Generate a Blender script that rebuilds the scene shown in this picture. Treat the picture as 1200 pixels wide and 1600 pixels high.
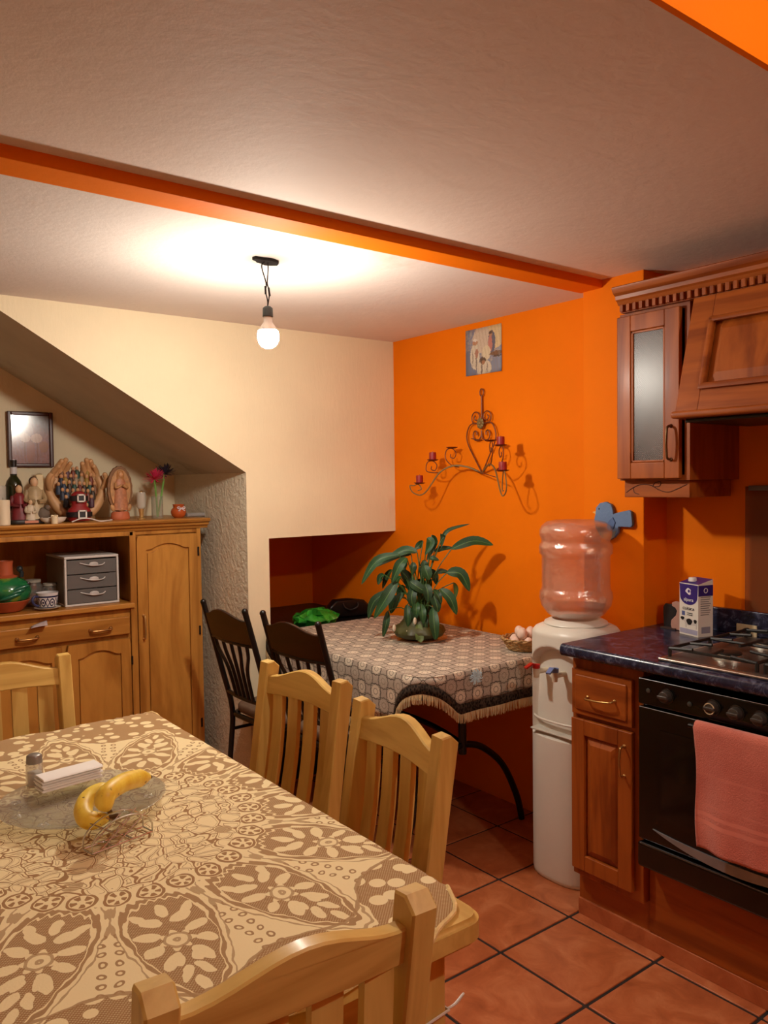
import bpy, bmesh, math, random
from mathutils import Vector, Matrix
PI = math.pi
for _o in list(bpy.data.objects): bpy.data.objects.remove(_o)
S = bpy.context.scene
COL = S.collection
# ------------------------------------------------------------------ camera
F, YAW, PITCH, ROLL, H = 1255.96, math.radians(37.528), math.radians(2.175), math.radians(-0.737), 1.48
FW = Vector((math.sin(YAW)*math.cos(PITCH), math.cos(YAW)*math.cos(PITCH), -math.sin(PITCH)))
RT0 = Vector((math.cos(YAW), -math.sin(YAW), 0)); UP0 = RT0.cross(FW)
RT = RT0*math.cos(ROLL) + UP0*math.sin(ROLL)
UP = UP0*math.cos(ROLL) - RT0*math.sin(ROLL)
cam = bpy.data.cameras.new('camera'); camo = bpy.data.objects.new('camera', cam); COL.objects.link(camo)
cam.sensor_fit = 'HORIZONTAL'; cam.sensor_width = 36.0; cam.lens = F/1200*36; cam.clip_start = .02
m = Matrix.Identity(4)
for i in range(3):
    m[i][0] = RT[i]; m[i][1] = UP[i]; m[i][2] = -FW[i]
m[2][3] = H
camo.matrix_world = m
S.camera = camo
def at(px, py, ax, val):
    """the point where the ray through a photo pixel meets the plane x/y/z = val"""
    d = FW*F + RT*(px-600) - UP*(py-800)
    k = 'xyz'.index(ax); o = Vector((0, 0, H))
    return o + d*((val-o[k])/d[k])
# ------------------------------------------------------------------ light and exposure
w = bpy.data.worlds.new('world'); S.world = w; w.use_nodes = True
w.node_tree.nodes['Background'].inputs[0].default_value = (.9, .75, .6, 1)
w.node_tree.nodes['Background'].inputs[1].default_value = 0.0
BULB_MAIN, BULB_BACK = 820.0, 860.0
BULB_COL = (1.0, .935, .81)
S.view_settings.view_transform = 'Standard'; S.view_settings.look = 'None'
S.view_settings.exposure = 0.0; S.view_settings.gamma = 1.0; S.view_settings.use_curve_mapping = False
# ------------------------------------------------------------------ room measures (metres)
ZN, ZF, ZB = 2.234, 2.217, 2.204          # near ceiling, far ceiling, beam underside
YC, YB = 3.366, 4.20                      # cream wall front, back of alcove and niche
XW, XCOL, XK = 2.661, 2.543, 2.688        # orange wall, column face, kitchen wall
YE, YC2 = 1.751, 2.024                    # column from .. to
YSLAB = 0.756                             # the low ceiling starts here
# ------------------------------------------------------------------ node helpers
def lin(c):
    return tuple(((x/255)/12.92 if x/255 <= .04045 else (((x/255)+.055)/1.055)**2.4) for x in c)
class V:
    """tiny arithmetic on shader sockets"""
    nt = None
    def __init__(s, sock): s.s = sock
    @staticmethod
    def op(o, *a):
        n = V.nt.nodes.new('ShaderNodeMath'); n.operation = o
        for i, x in enumerate(a):
            if isinstance(x, V): V.nt.links.new(x.s, n.inputs[i])
            else: n.inputs[i].default_value = float(x)
        return V(n.outputs[0])
    def __add__(s, o): return V.op('ADD', s, o)
    __radd__ = __add__
    def __sub__(s, o): return V.op('SUBTRACT', s, o)
    def __rsub__(s, o): return V.op('SUBTRACT', o, s)
    def __mul__(s, o): return V.op('MULTIPLY', s, o)
    __rmul__ = __mul__
    def __truediv__(s, o): return V.op('DIVIDE', s, o)
    def lt(s, o): return V.op('LESS_THAN', s, o)
    def gt(s, o): return V.op('GREATER_THAN', s, o)
    def abs(s): return V.op('ABSOLUTE', s)
    def sin(s): return V.op('SINE', s)
    def cos(s): return V.op('COSINE', s)
    def fr(s): return V.op('FRACT', s)
    def sqrt(s): return V.op('SQRT', s)
    def max(s, o): return V.op('MAXIMUM', s, o)
    def min(s, o): return V.op('MINIMUM', s, o)
    def pow(s, o): return V.op('POWER', s, o)
def atan2(a, b): return V.op('ARCTAN2', a, b)
def hyp(a, b): return (a*a+b*b).sqrt()
def newmat(name, rough=.5, metal=0.0, spec=.5):
    m = bpy.data.materials.new(name); m.use_nodes = True
    b = m.node_tree.nodes['Principled BSDF']
    b.inputs['Roughness'].default_value = rough; b.inputs['Metallic'].default_value = metal
    b.inputs['Specular IOR Level'].default_value = spec
    return m, m.node_tree, b
def coords(nt, kind='Object', scale=(1, 1, 1), rot=(0, 0, 0), loc=(0, 0, 0)):
    t = nt.nodes.new('ShaderNodeTexCoord'); mp = nt.nodes.new('ShaderNodeMapping')
    mp.inputs['Scale'].default_value = scale; mp.inputs['Rotation'].default_value = rot; mp.inputs['Location'].default_value = loc
    nt.links.new(t.outputs[kind], mp.inputs['Vector']); return mp.outputs[0]
def noise(nt, vec, scale, detail=4, rough=.55, dist=0):
    n = nt.nodes.new('ShaderNodeTexNoise'); n.inputs['Scale'].default_value = scale
    n.inputs['Detail'].default_value = detail; n.inputs['Roughness'].default_value = rough; n.inputs['Distortion'].default_value = dist
    if vec is not None: nt.links.new(vec, n.inputs['Vector'])
    return n.outputs['Fac']
def ramp(nt, fac, stops):
    r = nt.nodes.new('ShaderNodeValToRGB'); e = r.color_ramp.elements
    while len(e) < len(stops): e.new(.5)
    for el, (p, c) in zip(e, stops): el.position = p; el.color = (*c, 1)
    nt.links.new(fac.s if isinstance(fac, V) else fac, r.inputs[0]); return r.outputs[0]
def mixc(nt, fac, a, b):
    n = nt.nodes.new('ShaderNodeMix'); n.data_type = 'RGBA'
    fs = fac.s if isinstance(fac, V) else fac
    if hasattr(fs, 'is_linked'): nt.links.new(fs, n.inputs[0])
    else: n.inputs[0].default_value = fs
    for i, c in ((6, a), (7, b)):
        if isinstance(c, tuple): n.inputs[i].default_value = (*c[:3], 1)
        else: nt.links.new(c, n.inputs[i])
    return n.outputs[2]
def bump(nt, b, h, strength=.3, dist=.01):
    n = nt.nodes.new('ShaderNodeBump'); n.inputs['Strength'].default_value = strength; n.inputs['Distance'].default_value = dist
    nt.links.new(h.s if isinstance(h, V) else h, n.inputs['Height']); nt.links.new(n.outputs[0], b.inputs['Normal'])
_mc = {}
def plain(col, rough=.5, metal=0.0, spec=.5, var=.12, sc=12, bmp=0, coat=0):
    """sRGB colour 0-255 with a little procedural variation"""
    k = (col, rough, metal, spec, var, sc, bmp, coat)
    if k in _mc: return _mc[k]
    m, nt, b = newmat('plain_%d_%d_%d' % col, rough, metal, spec)
    c = lin(col); v = coords(nt); n = noise(nt, v, sc)
    nt.links.new(ramp(nt, n, [(.3, tuple(x*(1-var) for x in c)), (.7, tuple(min(1, x*(1+var)) for x in c))]), b.inputs['Base Color'])
    if bmp: bump(nt, b, noise(nt, v, sc*8), bmp, .004)
    if coat: b.inputs['Coat Weight'].default_value = coat; b.inputs['Coat Roughness'].default_value = .15
    _mc[k] = m; return m
def wood(name, c0, c1, axis='z', scale=7, stretch=.09, rough=.4, coat=0, dist=1.2):
    m, nt, b = newmat(name, rough, 0, .28)
    sc = {'x': (stretch, 1, 1), 'y': (1, stretch, 1), 'z': (1, 1, stretch)}[axis]
    info = nt.nodes.new('ShaderNodeObjectInfo')
    v = coords(nt, 'Object', tuple(s*scale for s in sc))
    ad = nt.nodes.new('ShaderNodeVectorMath'); ad.operation = 'ADD'
    mu = nt.nodes.new('ShaderNodeMath'); mu.operation = 'MULTIPLY'; mu.inputs[1].default_value = 37
    nt.links.new(info.outputs['Random'], mu.inputs[0]); nt.links.new(v, ad.inputs[0]); nt.links.new(mu.outputs[0], ad.inputs[1])
    v = ad.outputs[0]
    n1 = noise(nt, v, 1.3, 3, .5, dist); n2 = noise(nt, v, 9, 4, .6, .2)
    V.nt = nt
    ring = (V(n1)*14).sin()*.5+.5
    f = ring*.35 + V(n1)*.4 + V(n2)*.35
    a, d = lin(c0), lin(c1)
    nt.links.new(ramp(nt, f, [(.2, d), (.55, tuple((x+y)/2 for x, y in zip(a, d))), (.9, a)]), b.inputs['Base Color'])
    bump(nt, b, V(n2), .06, .002)
    if coat: b.inputs['Coat Weight'].default_value = coat; b.inputs['Coat Roughness'].default_value = .2
    return m
def glassmat(name, col=(1, 1, 1), rough=.02, ior=1.45, bmp=0, bsc=200, alpha=None):
    m, nt, b = newmat(name, rough)
    b.inputs['Base Color'].default_value = (*col, 1); b.inputs['Transmission Weight'].default_value = 1; b.inputs['IOR'].default_value = ior
    if bmp: bump(nt, b, noise(nt, coords(nt), bsc), bmp, .004)
    return m
# ------------------------------------------------------------------ mesh helpers
def B(): return bmesh.new()
def merge(bm, t):
    me = bpy.data.meshes.new('t'); t.to_mesh(me); t.free(); bm.from_mesh(me); bpy.data.meshes.remove(me)
def box(bm, x0, x1, y0, y1, z0, z1, bev=0, seg=2, mtx=None):
    t = bmesh.new(); bmesh.ops.create_cube(t, size=1)
    bmesh.ops.scale(t, vec=(abs(x1-x0), abs(y1-y0), abs(z1-z0)), verts=t.verts)
    bmesh.ops.translate(t, vec=((x0+x1)/2, (y0+y1)/2, (z0+z1)/2), verts=t.verts)
    if bev: bmesh.ops.bevel(t, geom=list(t.edges), offset=bev, segments=seg, profile=.5, affect='EDGES')
    if mtx is not None: bmesh.ops.transform(t, matrix=mtx, verts=t.verts)
    merge(bm, t); return bm
def tube(bm, pts, r, n=8, closed=False, sq=None):
    """a tube along pts; r a number or list; sq=(w,d) gives a rectangular bar of that section"""
    pts = [Vector(p) for p in pts]; N = len(pts); rings = []
    up = None
    for i, p in enumerate(pts):
        a = pts[i-1] if (i > 0 or closed) else p; b = pts[(i+1) % N] if (i < N-1 or closed) else p
        t = (b-a).normalized()
        if up is None:
            up = Vector((0, 0, 1)) if abs(t.z) < .9 else Vector((0, 1, 0))
        s = t.cross(up)
        if s.length < 1e-5: s = t.orthogonal()
        s.normalize(); up = s.cross(t).normalized()
        rr = r[i] if isinstance(r, (list, tuple)) else r
        if sq: off = [s*sq[0]/2*a_+up*sq[1]/2*b_ for a_, b_ in ((1, 1), (-1, 1), (-1, -1), (1, -1))]
        else: off = [(s*math.cos(2*PI*k/n)+up*math.sin(2*PI*k/n))*rr for k in range(n)]
        rings.append([bm.verts.new(p+o) for o in off])
    M = len(rings[0])
    for i in range(N if closed else N-1):
        a, b = rings[i], rings[(i+1) % N]
        for k in range(M): bm.faces.new((a[k], a[(k+1) % M], b[(k+1) % M], b[k]))
    if not closed:
        bm.faces.new(rings[0][::-1]); bm.faces.new(rings[-1])
    return bm
def smoothpts(pts, k=6, closed=False):
    """Catmull-Rom through pts"""
    P = [Vector(p) for p in pts]; out = []; N = len(P)
    for i in range(N if closed else N-1):
        p0 = P[(i-1) % N] if (closed or i > 0) else P[0]; p1 = P[i]; p2 = P[(i+1) % N]
        p3 = P[(i+2) % N] if (closed or i+2 < N) else P[-1]
        for j in range(k):
            t = j/k
            out.append(.5*((2*p1)+(p2-p0)*t+(2*p0-5*p1+4*p2-p3)*t*t+(3*p1-p0-3*p2+p3)*t**3))
    if not closed: out.append(P[-1])
    return out
def lathe(bm, prof, n=24, c=(0, 0, 0), squash=(1, 1), fn=None):
    c = Vector(c); rings = []
    for r, z in prof:
        if r < 1e-5: rings.append([bm.verts.new(c+Vector((0, 0, z)))])
        else:
            ring = []
            for k in range(n):
                a = 2*PI*k/n; q = r*(fn(a, z) if fn else 1)
                ring.append(bm.verts.new(c+Vector((q*math.cos(a)*squash[0], q*math.sin(a)*squash[1], z))))
            rings.append(ring)
    for a, b in zip(rings, rings[1:]):
        if len(a) == 1 and len(b) == 1: continue
        for k in range(n):
            k2 = (k+1) % n
            if len(a) == 1: bm.faces.new((a[0], b[k2], b[k]))
            elif len(b) == 1: bm.faces.new((a[k], a[k2], b[0]))
            else: bm.faces.new((a[k], a[k2], b[k2], b[k]))
    return bm
def ell(bm, c, rad, mtx=None, u=12, v=8):
    t = bmesh.new(); bmesh.ops.create_uvsphere(t, u_segments=u, v_segments=v, radius=1)
    bmesh.ops.scale(t, vec=rad if isinstance(rad, (tuple, list)) else (rad,)*3, verts=t.verts)
    if mtx is not None: bmesh.ops.transform(t, matrix=mtx, verts=t.verts)
    bmesh.ops.translate(t, vec=c, verts=t.verts); merge(bm, t); return bm
def prism(bm, pts, ax, a, b, bev=0):
    """extrude a 2-D outline between a and b along axis ax; outline coordinates are the other two axes in order"""
    t = bmesh.new()
    f = {'x': lambda u, v, w: (w, u, v), 'y': lambda u, v, w: (u, w, v), 'z': lambda u, v, w: (u, v, w)}[ax]
    v0 = [t.verts.new(f(u, v, a)) for u, v in pts]; v1 = [t.verts.new(f(u, v, b)) for u, v in pts]
    n = len(pts)
    t.faces.new(v0); t.faces.new(v1[::-1])
    for i in range(n): t.faces.new((v0[i], v1[i], v1[(i+1) % n], v0[(i+1) % n]))
    bmesh.ops.recalc_face_normals(t, faces=t.faces)
    if bev:
        ed = [e for e in t.edges if len({v.index for v in e.verts}) == 2 and len(e.link_faces) == 2 and any(len(fc.verts) == n and n != 4 or fc in () for fc in e.link_faces)] or list(t.edges)
        bmesh.ops.bevel(t, geom=ed, offset=bev, segments=1, affect='EDGES')
    merge(bm, t); return bm
def grid(bm, fn, nu, nv, uv=None, closed_u=False):
    vs = [[bm.verts.new(fn(i/(nu if closed_u else nu-1), j/(nv-1))) for j in range(nv)] for i in range(nu)]
    lay = bm.loops.layers.uv.verify() if uv else None
    for i in range(nu if closed_u else nu-1):
        for j in range(nv-1):
            i2 = (i+1) % nu
            f = bm.faces.new((vs[i][j], vs[i2][j], vs[i2][j+1], vs[i][j+1]))
            if uv:
                for l, (a, c) in zip(f.loops, ((i, j), (i+1, j), (i+1, j+1), (i, j+1))):
                    l[lay].uv = uv(a/(nu if closed_u else nu-1), c/(nv-1))
    return bm
def obj(name, bm, mat, parent=None, smooth=50, solid=0, sub=0, loc=None, rot=None, recalc=True):
    if recalc: bmesh.ops.recalc_face_normals(bm, faces=bm.faces)
    me = bpy.data.meshes.new(name); bm.to_mesh(me); bm.free()
    for mm in (mat if isinstance(mat, (list, tuple)) else [mat]): me.materials.append(mm)
    return mobj(name, me, parent, smooth, solid, sub, loc, rot)
def mobj(name, me, parent=None, smooth=35, solid=0, sub=0, loc=None, rot=None):
    if smooth and me.polygons:
        me.polygons.foreach_set('use_smooth', [True]*len(me.polygons)); me.set_sharp_from_angle(angle=math.radians(smooth))
    o = bpy.data.objects.new(name, me); COL.objects.link(o)
    if parent: o.parent = parent
    if loc: o.location = loc
    if rot: o.rotation_euler = rot
    if smooth and not sub and smooth < 60 and len(me.polygons) < 6000:
        md = o.modifiers.new('normals', 'WEIGHTED_NORMAL'); md.keep_sharp = True
    if solid:
        md = o.modifiers.new('thick', 'SOLIDIFY'); md.thickness = solid; md.offset = 0
    if sub:
        md = o.modifiers.new('sub', 'SUBSURF'); md.levels = sub; md.render_levels = sub
    return o
def tag(o, label=None, cat=None, group=None, kind=None):
    if label: o['label'] = label
    if cat: o['category'] = cat
    if group: o['group'] = group
    if kind: o['kind'] = kind
    return o
def thing(name, label, cat, loc=(0, 0, 0), rz=0, group=None):
    o = bpy.data.objects.new(name, None); COL.objects.link(o); o.empty_display_size = .05
    o.location = loc; o.rotation_euler = (0, 0, rz); return tag(o, label, cat, group)
def dup(root, loc, rz, label, name=None):
    def cp(o, par):
        c = o.copy(); COL.objects.link(c)
        if par: c.parent = par
        for ch in [x for x in ALL(o)]: cp(ch, c)
        return c
    r = cp(root, None); r.location = loc; r.rotation_euler = (0, 0, rz); r['label'] = label; return r
def ALL(o): return list(o.children)
def struct(name, bm, mat, **k):
    return tag(obj(name, bm, mat, **k), kind='structure')
def text(name, body, size, mat, parent, mtx, extrude=.0004, align='CENTER', sx=1):
    cu = bpy.data.curves.new(name, 'FONT'); cu.body = body; cu.size = size; cu.extrude = extrude
    cu.align_x = align; cu.align_y = 'CENTER'
    t = bpy.data.objects.new(name, cu); COL.objects.link(t)
    dg = bpy.context.evaluated_depsgraph_get(); dg.update()
    me = bpy.data.meshes.new_from_object(t.evaluated_get(dg)); bpy.data.objects.remove(t)
    me.transform(mtx @ Matrix.Diagonal((sx, 1, 1, 1))); me.materials.clear(); me.materials.append(mat)
    return mobj(name, me, parent, 0)
def rrect(x0, x1, y0, y1, r, k=6):
    p = []
    for cx, cy, a0 in ((x1-r, y1-r, 0), (x0+r, y1-r, PI/2), (x0+r, y0+r, PI), (x1-r, y0+r, 1.5*PI)):
        for i in range(k+1):
            a = a0+PI/2*i/k; p.append((cx+r*math.cos(a), cy+r*math.sin(a)))
    return p
def spiral(c, r0, r1, a0, turns, n=24):
    """2-D spiral points"""
    return [(c[0]+(r0+(r1-r0)*t/n)*math.cos(a0+2*PI*turns*t/n), c[1]+(r0+(r1-r0)*t/n)*math.sin(a0+2*PI*turns*t/n)) for t in range(n+1)]
random.seed(7)
# ------------------------------------------------------------------ surface materials
def paint(name, col, rough=.55,  var=.06, sc=2.5, bsc=90, bst=.25, bd=.003, streak=False, stain=None):
    m, nt, b = newmat(name, rough, 0, .12 if name == 'orange_paint' else .3); c = lin(col)
    v = coords(nt); n = noise(nt, v, sc, 5, .6)
    base = ramp(nt, n, [(.3, tuple(x*(1-var) for x in c)), (.7, tuple(min(1, x*(1+var)) for x in c))])
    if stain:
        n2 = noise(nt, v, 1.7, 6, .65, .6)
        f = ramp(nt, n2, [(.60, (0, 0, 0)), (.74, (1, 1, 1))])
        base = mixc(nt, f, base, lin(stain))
    nt.links.new(base, b.inputs['Base Color'])
    vv = coords(nt, 'Object', (1, 1, .22) if streak else (1, 1, 1))
    bump(nt, b, noise(nt, vv, bsc, 4, .65), bst, bd)
    return m
M_CREAM = paint('cream_plaster', (234, 218, 184), .6, .04, 3, 75, .35, .004, True)
M_STUCCO = paint('coarse_stucco', (226, 214, 190), .8, .06, 4, 42, 1.0, .014)
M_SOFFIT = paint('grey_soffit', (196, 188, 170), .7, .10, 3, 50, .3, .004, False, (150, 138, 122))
M_ORANGE = paint('orange_paint', (238, 120, 2), .7, .04, 2.2, 45, .25, .003)
M_CEIL = paint('ceiling_paint', (226, 212, 203), .85, .05, 1.6, 35, .35, .004, False, (214, 192, 176))
M_CEILN = paint('near_ceiling_paint', (228, 208, 194), .75, .05, 1.3, 26, .35, .004, False, (218, 194, 178))
def tilemat():
    m, nt, b = newmat('terracotta_tile', .36, 0, .5)
    v = coords(nt); info = nt.nodes.new('ShaderNodeObjectInfo')
    ad = nt.nodes.new('ShaderNodeVectorMath'); ad.operation = 'ADD'
    mu = nt.nodes.new('ShaderNodeMath'); mu.operation = 'MULTIPLY'; mu.inputs[1].default_value = 53
    nt.links.new(info.outputs['Random'], mu.inputs[0]); nt.links.new(v, ad.inputs[0]); nt.links.new(mu.outputs[0], ad.inputs[1])
    n = noise(nt, ad.outputs[0], 9, 6, .62, .8)
    nt.links.new(ramp(nt, n, [(.25, lin((160, 82, 44))), (.5, lin((190, 106, 62))), (.75, lin((212, 134, 88)))]), b.inputs['Base Color'])
    bump(nt, b, noise(nt, v, 60), .12, .002); return m
M_TILE = tilemat()
M_GROUT = plain((44, 34, 30), .9, var=.3, sc=30)
# ------------------------------------------------------------------ room shell
X0, Y0 = -1.25, -2.30
ZH = 2.95
bm = B(); box(bm, X0, XK+.1, Y0, YB+.05, -.06, -.004)
floor = struct('floor', bm, M_GROUT)
T, G = .33, .0052
bm = B(); box(bm, -T/2+G, T/2-G, -T/2+G, T/2-G, -.012, 0, .0025, 1)
tile0 = None
for i in range(-7, 2):
    for j in range(-5, 6):
        cx, cy = 2.110+T*(i+.5), 1.7456+T*(j+.5)
        if cx < -.35 or cx > 2.62 or cy > 3.9: continue
        if tile0 is None: tile0 = obj('tile', bm, M_TILE, floor, loc=(cx, cy, 0)); o = tile0
        else:
            o = tile0.copy(); COL.objects.link(o); o.location = (cx, cy, 0)
        o.rotation_euler = (0, 0, random.choice([0, PI/2, PI, 1.5*PI]))
# cream stair body with the sloping alcove on its left and the low niche on its right
def face_mats(o, fn):
    for p in o.data.polygons: p.material_index = fn(p.normal, p.center)
bm = B()
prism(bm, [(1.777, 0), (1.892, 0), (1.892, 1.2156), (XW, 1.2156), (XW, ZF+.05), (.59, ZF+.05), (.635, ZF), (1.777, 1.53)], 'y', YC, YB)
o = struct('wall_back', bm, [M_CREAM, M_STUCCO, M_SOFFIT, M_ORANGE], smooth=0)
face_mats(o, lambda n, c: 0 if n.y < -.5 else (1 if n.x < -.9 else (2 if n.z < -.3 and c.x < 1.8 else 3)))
bm = B(); box(bm, X0, 1.80, YB, YB+.08, 0, 2.6); struct('wall_alcove', bm, M_CREAM)
bm = B(); box(bm, 1.80, XW+.05, YB, YB+.08, 0, 2.3); struct('wall_niche', bm, M_ORANGE)
bm = B(); box(bm, XW, XW+.1, YC2-.1, YB+.08, 0, 2.34); struct('wall_right', bm, M_ORANGE)
bm = B(); box(bm, XCOL, XK+.1, YE, YC2, 0, 2.34, .004); struct('wall_column', bm, M_ORANGE)
bm = B(); box(bm, XK, XK+.1, Y0, YE, 0, ZH+.05); struct('wall_kitchen', bm, M_ORANGE)
bm = B(); box(bm, X0-.1, X0, Y0, YB, 0, ZH+.05); struct('wall_left', bm, M_CREAM)
bm = B(); box(bm, X0, XK+.1, Y0-.1, Y0, 0, ZH+.05); struct('wall_rear', bm, M_ORANGE)
# low ceilings, orange beam, orange riser of the higher ceiling
bm = B(); box(bm, X0, XK+.1, 1.985, YB+.05, ZF, ZF+.08)
struct('ceiling_far', bm, M_CEIL)
bm = B(); box(bm, X0, XK+.1, YSLAB+.012, 1.985, ZN, ZN+.08)
struct('ceiling_near', bm, M_CEILN)
bm = B(); box(bm, X0, XCOL+.01, 1.932, 2.041, ZB, ZN+.02, .003)
struct('trim_1', bm, M_ORANGE)['label'] = 'orange painted ceiling beam'
bm = B(); box(bm, X0, XK+.02, YSLAB, YSLAB+.012, ZN-.001, ZH+.03)
struct('wall_upper', bm, M_ORANGE)
bm = B(); box(bm, X0, XK+.1, Y0, YSLAB+.08, ZH, ZH+.08)
struct('ceiling_high', bm, M_CEIL)
# ------------------------------------------------------------------ bare bulbs
M_SOCK = plain((58, 66, 66), .5); M_WIRE = plain((28, 22, 20), .6); M_HOLE = plain((22, 16, 14), .9, var=.4, sc=60)
def emit(name, s):
    m = bpy.data.materials.new(name); m.use_nodes = True; nt = m.node_tree
    nt.nodes.clear(); e = nt.nodes.new('ShaderNodeEmission'); o = nt.nodes.new('ShaderNodeOutputMaterial')
    e.inputs[0].default_value = (*BULB_COL, 1); e.inputs[1].default_value = s; nt.links.new(e.outputs[0], o.inputs[0]); return m
def pendant(label, loc, drop, strength, group=None):
    t = thing('pendant_bulb', label, 'light bulb', loc, 0, group)
    zb = -drop
    bm = B(); pts = []
    for k in range(14):
        a = 2*PI*k/14; r = .034*(1+.35*random.uniform(-1, 1)); pts.append((r*1.25*math.cos(a), r*.9*math.sin(a)))
    prism(bm, pts, 'z', -.010, -.001); obj('ceiling_box', bm, M_HOLE, t)
    bm = B(); top = zb+.098
    tube(bm, smoothpts([(-.008, 0, -.008), (-.022, -.004, -.028), (-.004, 0, top+.075), (-.006, .002, top+.05), (0, 0, top+.02), (0, 0, top)], 6), .0022, 6)
    tube(bm, smoothpts([(.004, 0, -.008), (.006, .003, -.035), (0, 0, top+.075), (.008, 0, top+.05), (.004, 0, top+.02), (0, 0, top)], 6), .0022, 6)
    tube(bm, [(-.006, .002, top+.066), (-.0055, .002, top+.04)], .0038, 6); tube(bm, [(.005, 0, top+.062), (.0085, 0, top+.035)], .0038, 6)
    obj('wire', bm, M_WIRE, t)
    bm = B(); lathe(bm, [(0, top), (.010, top), (.0165, top-.006), (.0175, top-.034), (0, top-.034)], 20); obj('socket', bm, M_SOCK, t)
    bm = B(); c = zb
    lathe(bm, [(0, top-.034), (.0135, top-.034), (.0145, c+.046), (.022, c+.036), (.0315, c+.020), (.0325, c+.018), (0, c+.018)], 24); obj('lamp_base', bm, plain((236, 230, 220), .45, var=.02), t)
    bm = B(); lathe(bm, [(0, c-.040), (.012, c-.0385), (.023, c-.033), (.031, c-.022), (.0355, c-.006), (.0355, c+.006), (.0325, c+.0175), (0, c+.0175)], 28)
    obj('bulb', bm, emit('bulb_light', strength), t, smooth=60)
    return t
pendant('bare lit bulb hanging on two black wires from the ceiling', (1.335, 2.355, ZF), .252, BULB_MAIN)
pendant('bare lit bulb of the higher ceiling behind the viewer', (1.30, -.34, ZH), .42, BULB_BACK)
# ------------------------------------------------------------------ woods and common materials
W_PINE = {a: wood('pine_'+a, (226, 190, 108), (192, 148, 72), a, 9, .08, .42, .15) for a in 'xyz'}
W_HONEY = {a: wood('honey_'+a, (198, 138, 62), (150, 94, 34), a, 8, .10, .4, .15) for a in 'xyz'}
W_RED = {a: wood('cherry_'+a, (172, 90, 30), (122, 54, 14), a, 8, .10, .46, .05) for a in 'xyz'}
M_BLACK = plain((16, 14, 13), .35, var=.2)
M_BRASS = plain((190, 150, 90), .3, .9)
M_STEEL = plain((200, 198, 192), .25, 1)
M_WHITE = plain((226, 222, 212), .45, var=.03)
# ------------------------------------------------------------------ dining table
TR = math.radians(-.5)
TC = Vector((.520, 1.668, 0)); TW, TL, TZ = .80, 1.48, .772
tb = thing('dining_table', 'pine dining table with rounded corners under the cream lace cloth', 'table', TC, TR)
bm = B(); prism(bm, rrect(-TW/2, TW/2, -TL/2, TL/2, .035), 'z', TZ-.045, TZ)
t2 = bmesh.ops.bevel(bm, geom=[e for e in bm.edges if abs(e.verts[0].co.z-e.verts[1].co.z) < 1e-6], offset=.008, segments=3, affect='EDGES')
obj('tabletop', bm, W_PINE['y'], tb)
for sx in (-1, 1):
    bm = B(); box(bm, sx*(TW/2-.075)-.011, sx*(TW/2-.075)+.011, -TL/2+.12, TL/2-.12, TZ-.135, TZ-.045); obj('apron', bm, W_PINE['y'], tb)
    bm = B(); box(bm, -TW/2+.12, TW/2-.12, sx*(TL/2-.075)-.011, sx*(TL/2-.075)+.011, TZ-.135, TZ-.045); obj('apron', bm, W_PINE['x'], tb)
    for sy in (-1, 1):
        bm = B(); box(bm, sx*(TW/2-.085)-.036, sx*(TW/2-.085)+.036, sy*(TL/2-.085)-.036, sy*(TL/2-.085)+.036, 0, TZ-.045, .005); obj('leg', bm, W_PINE['z'], tb)
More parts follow.
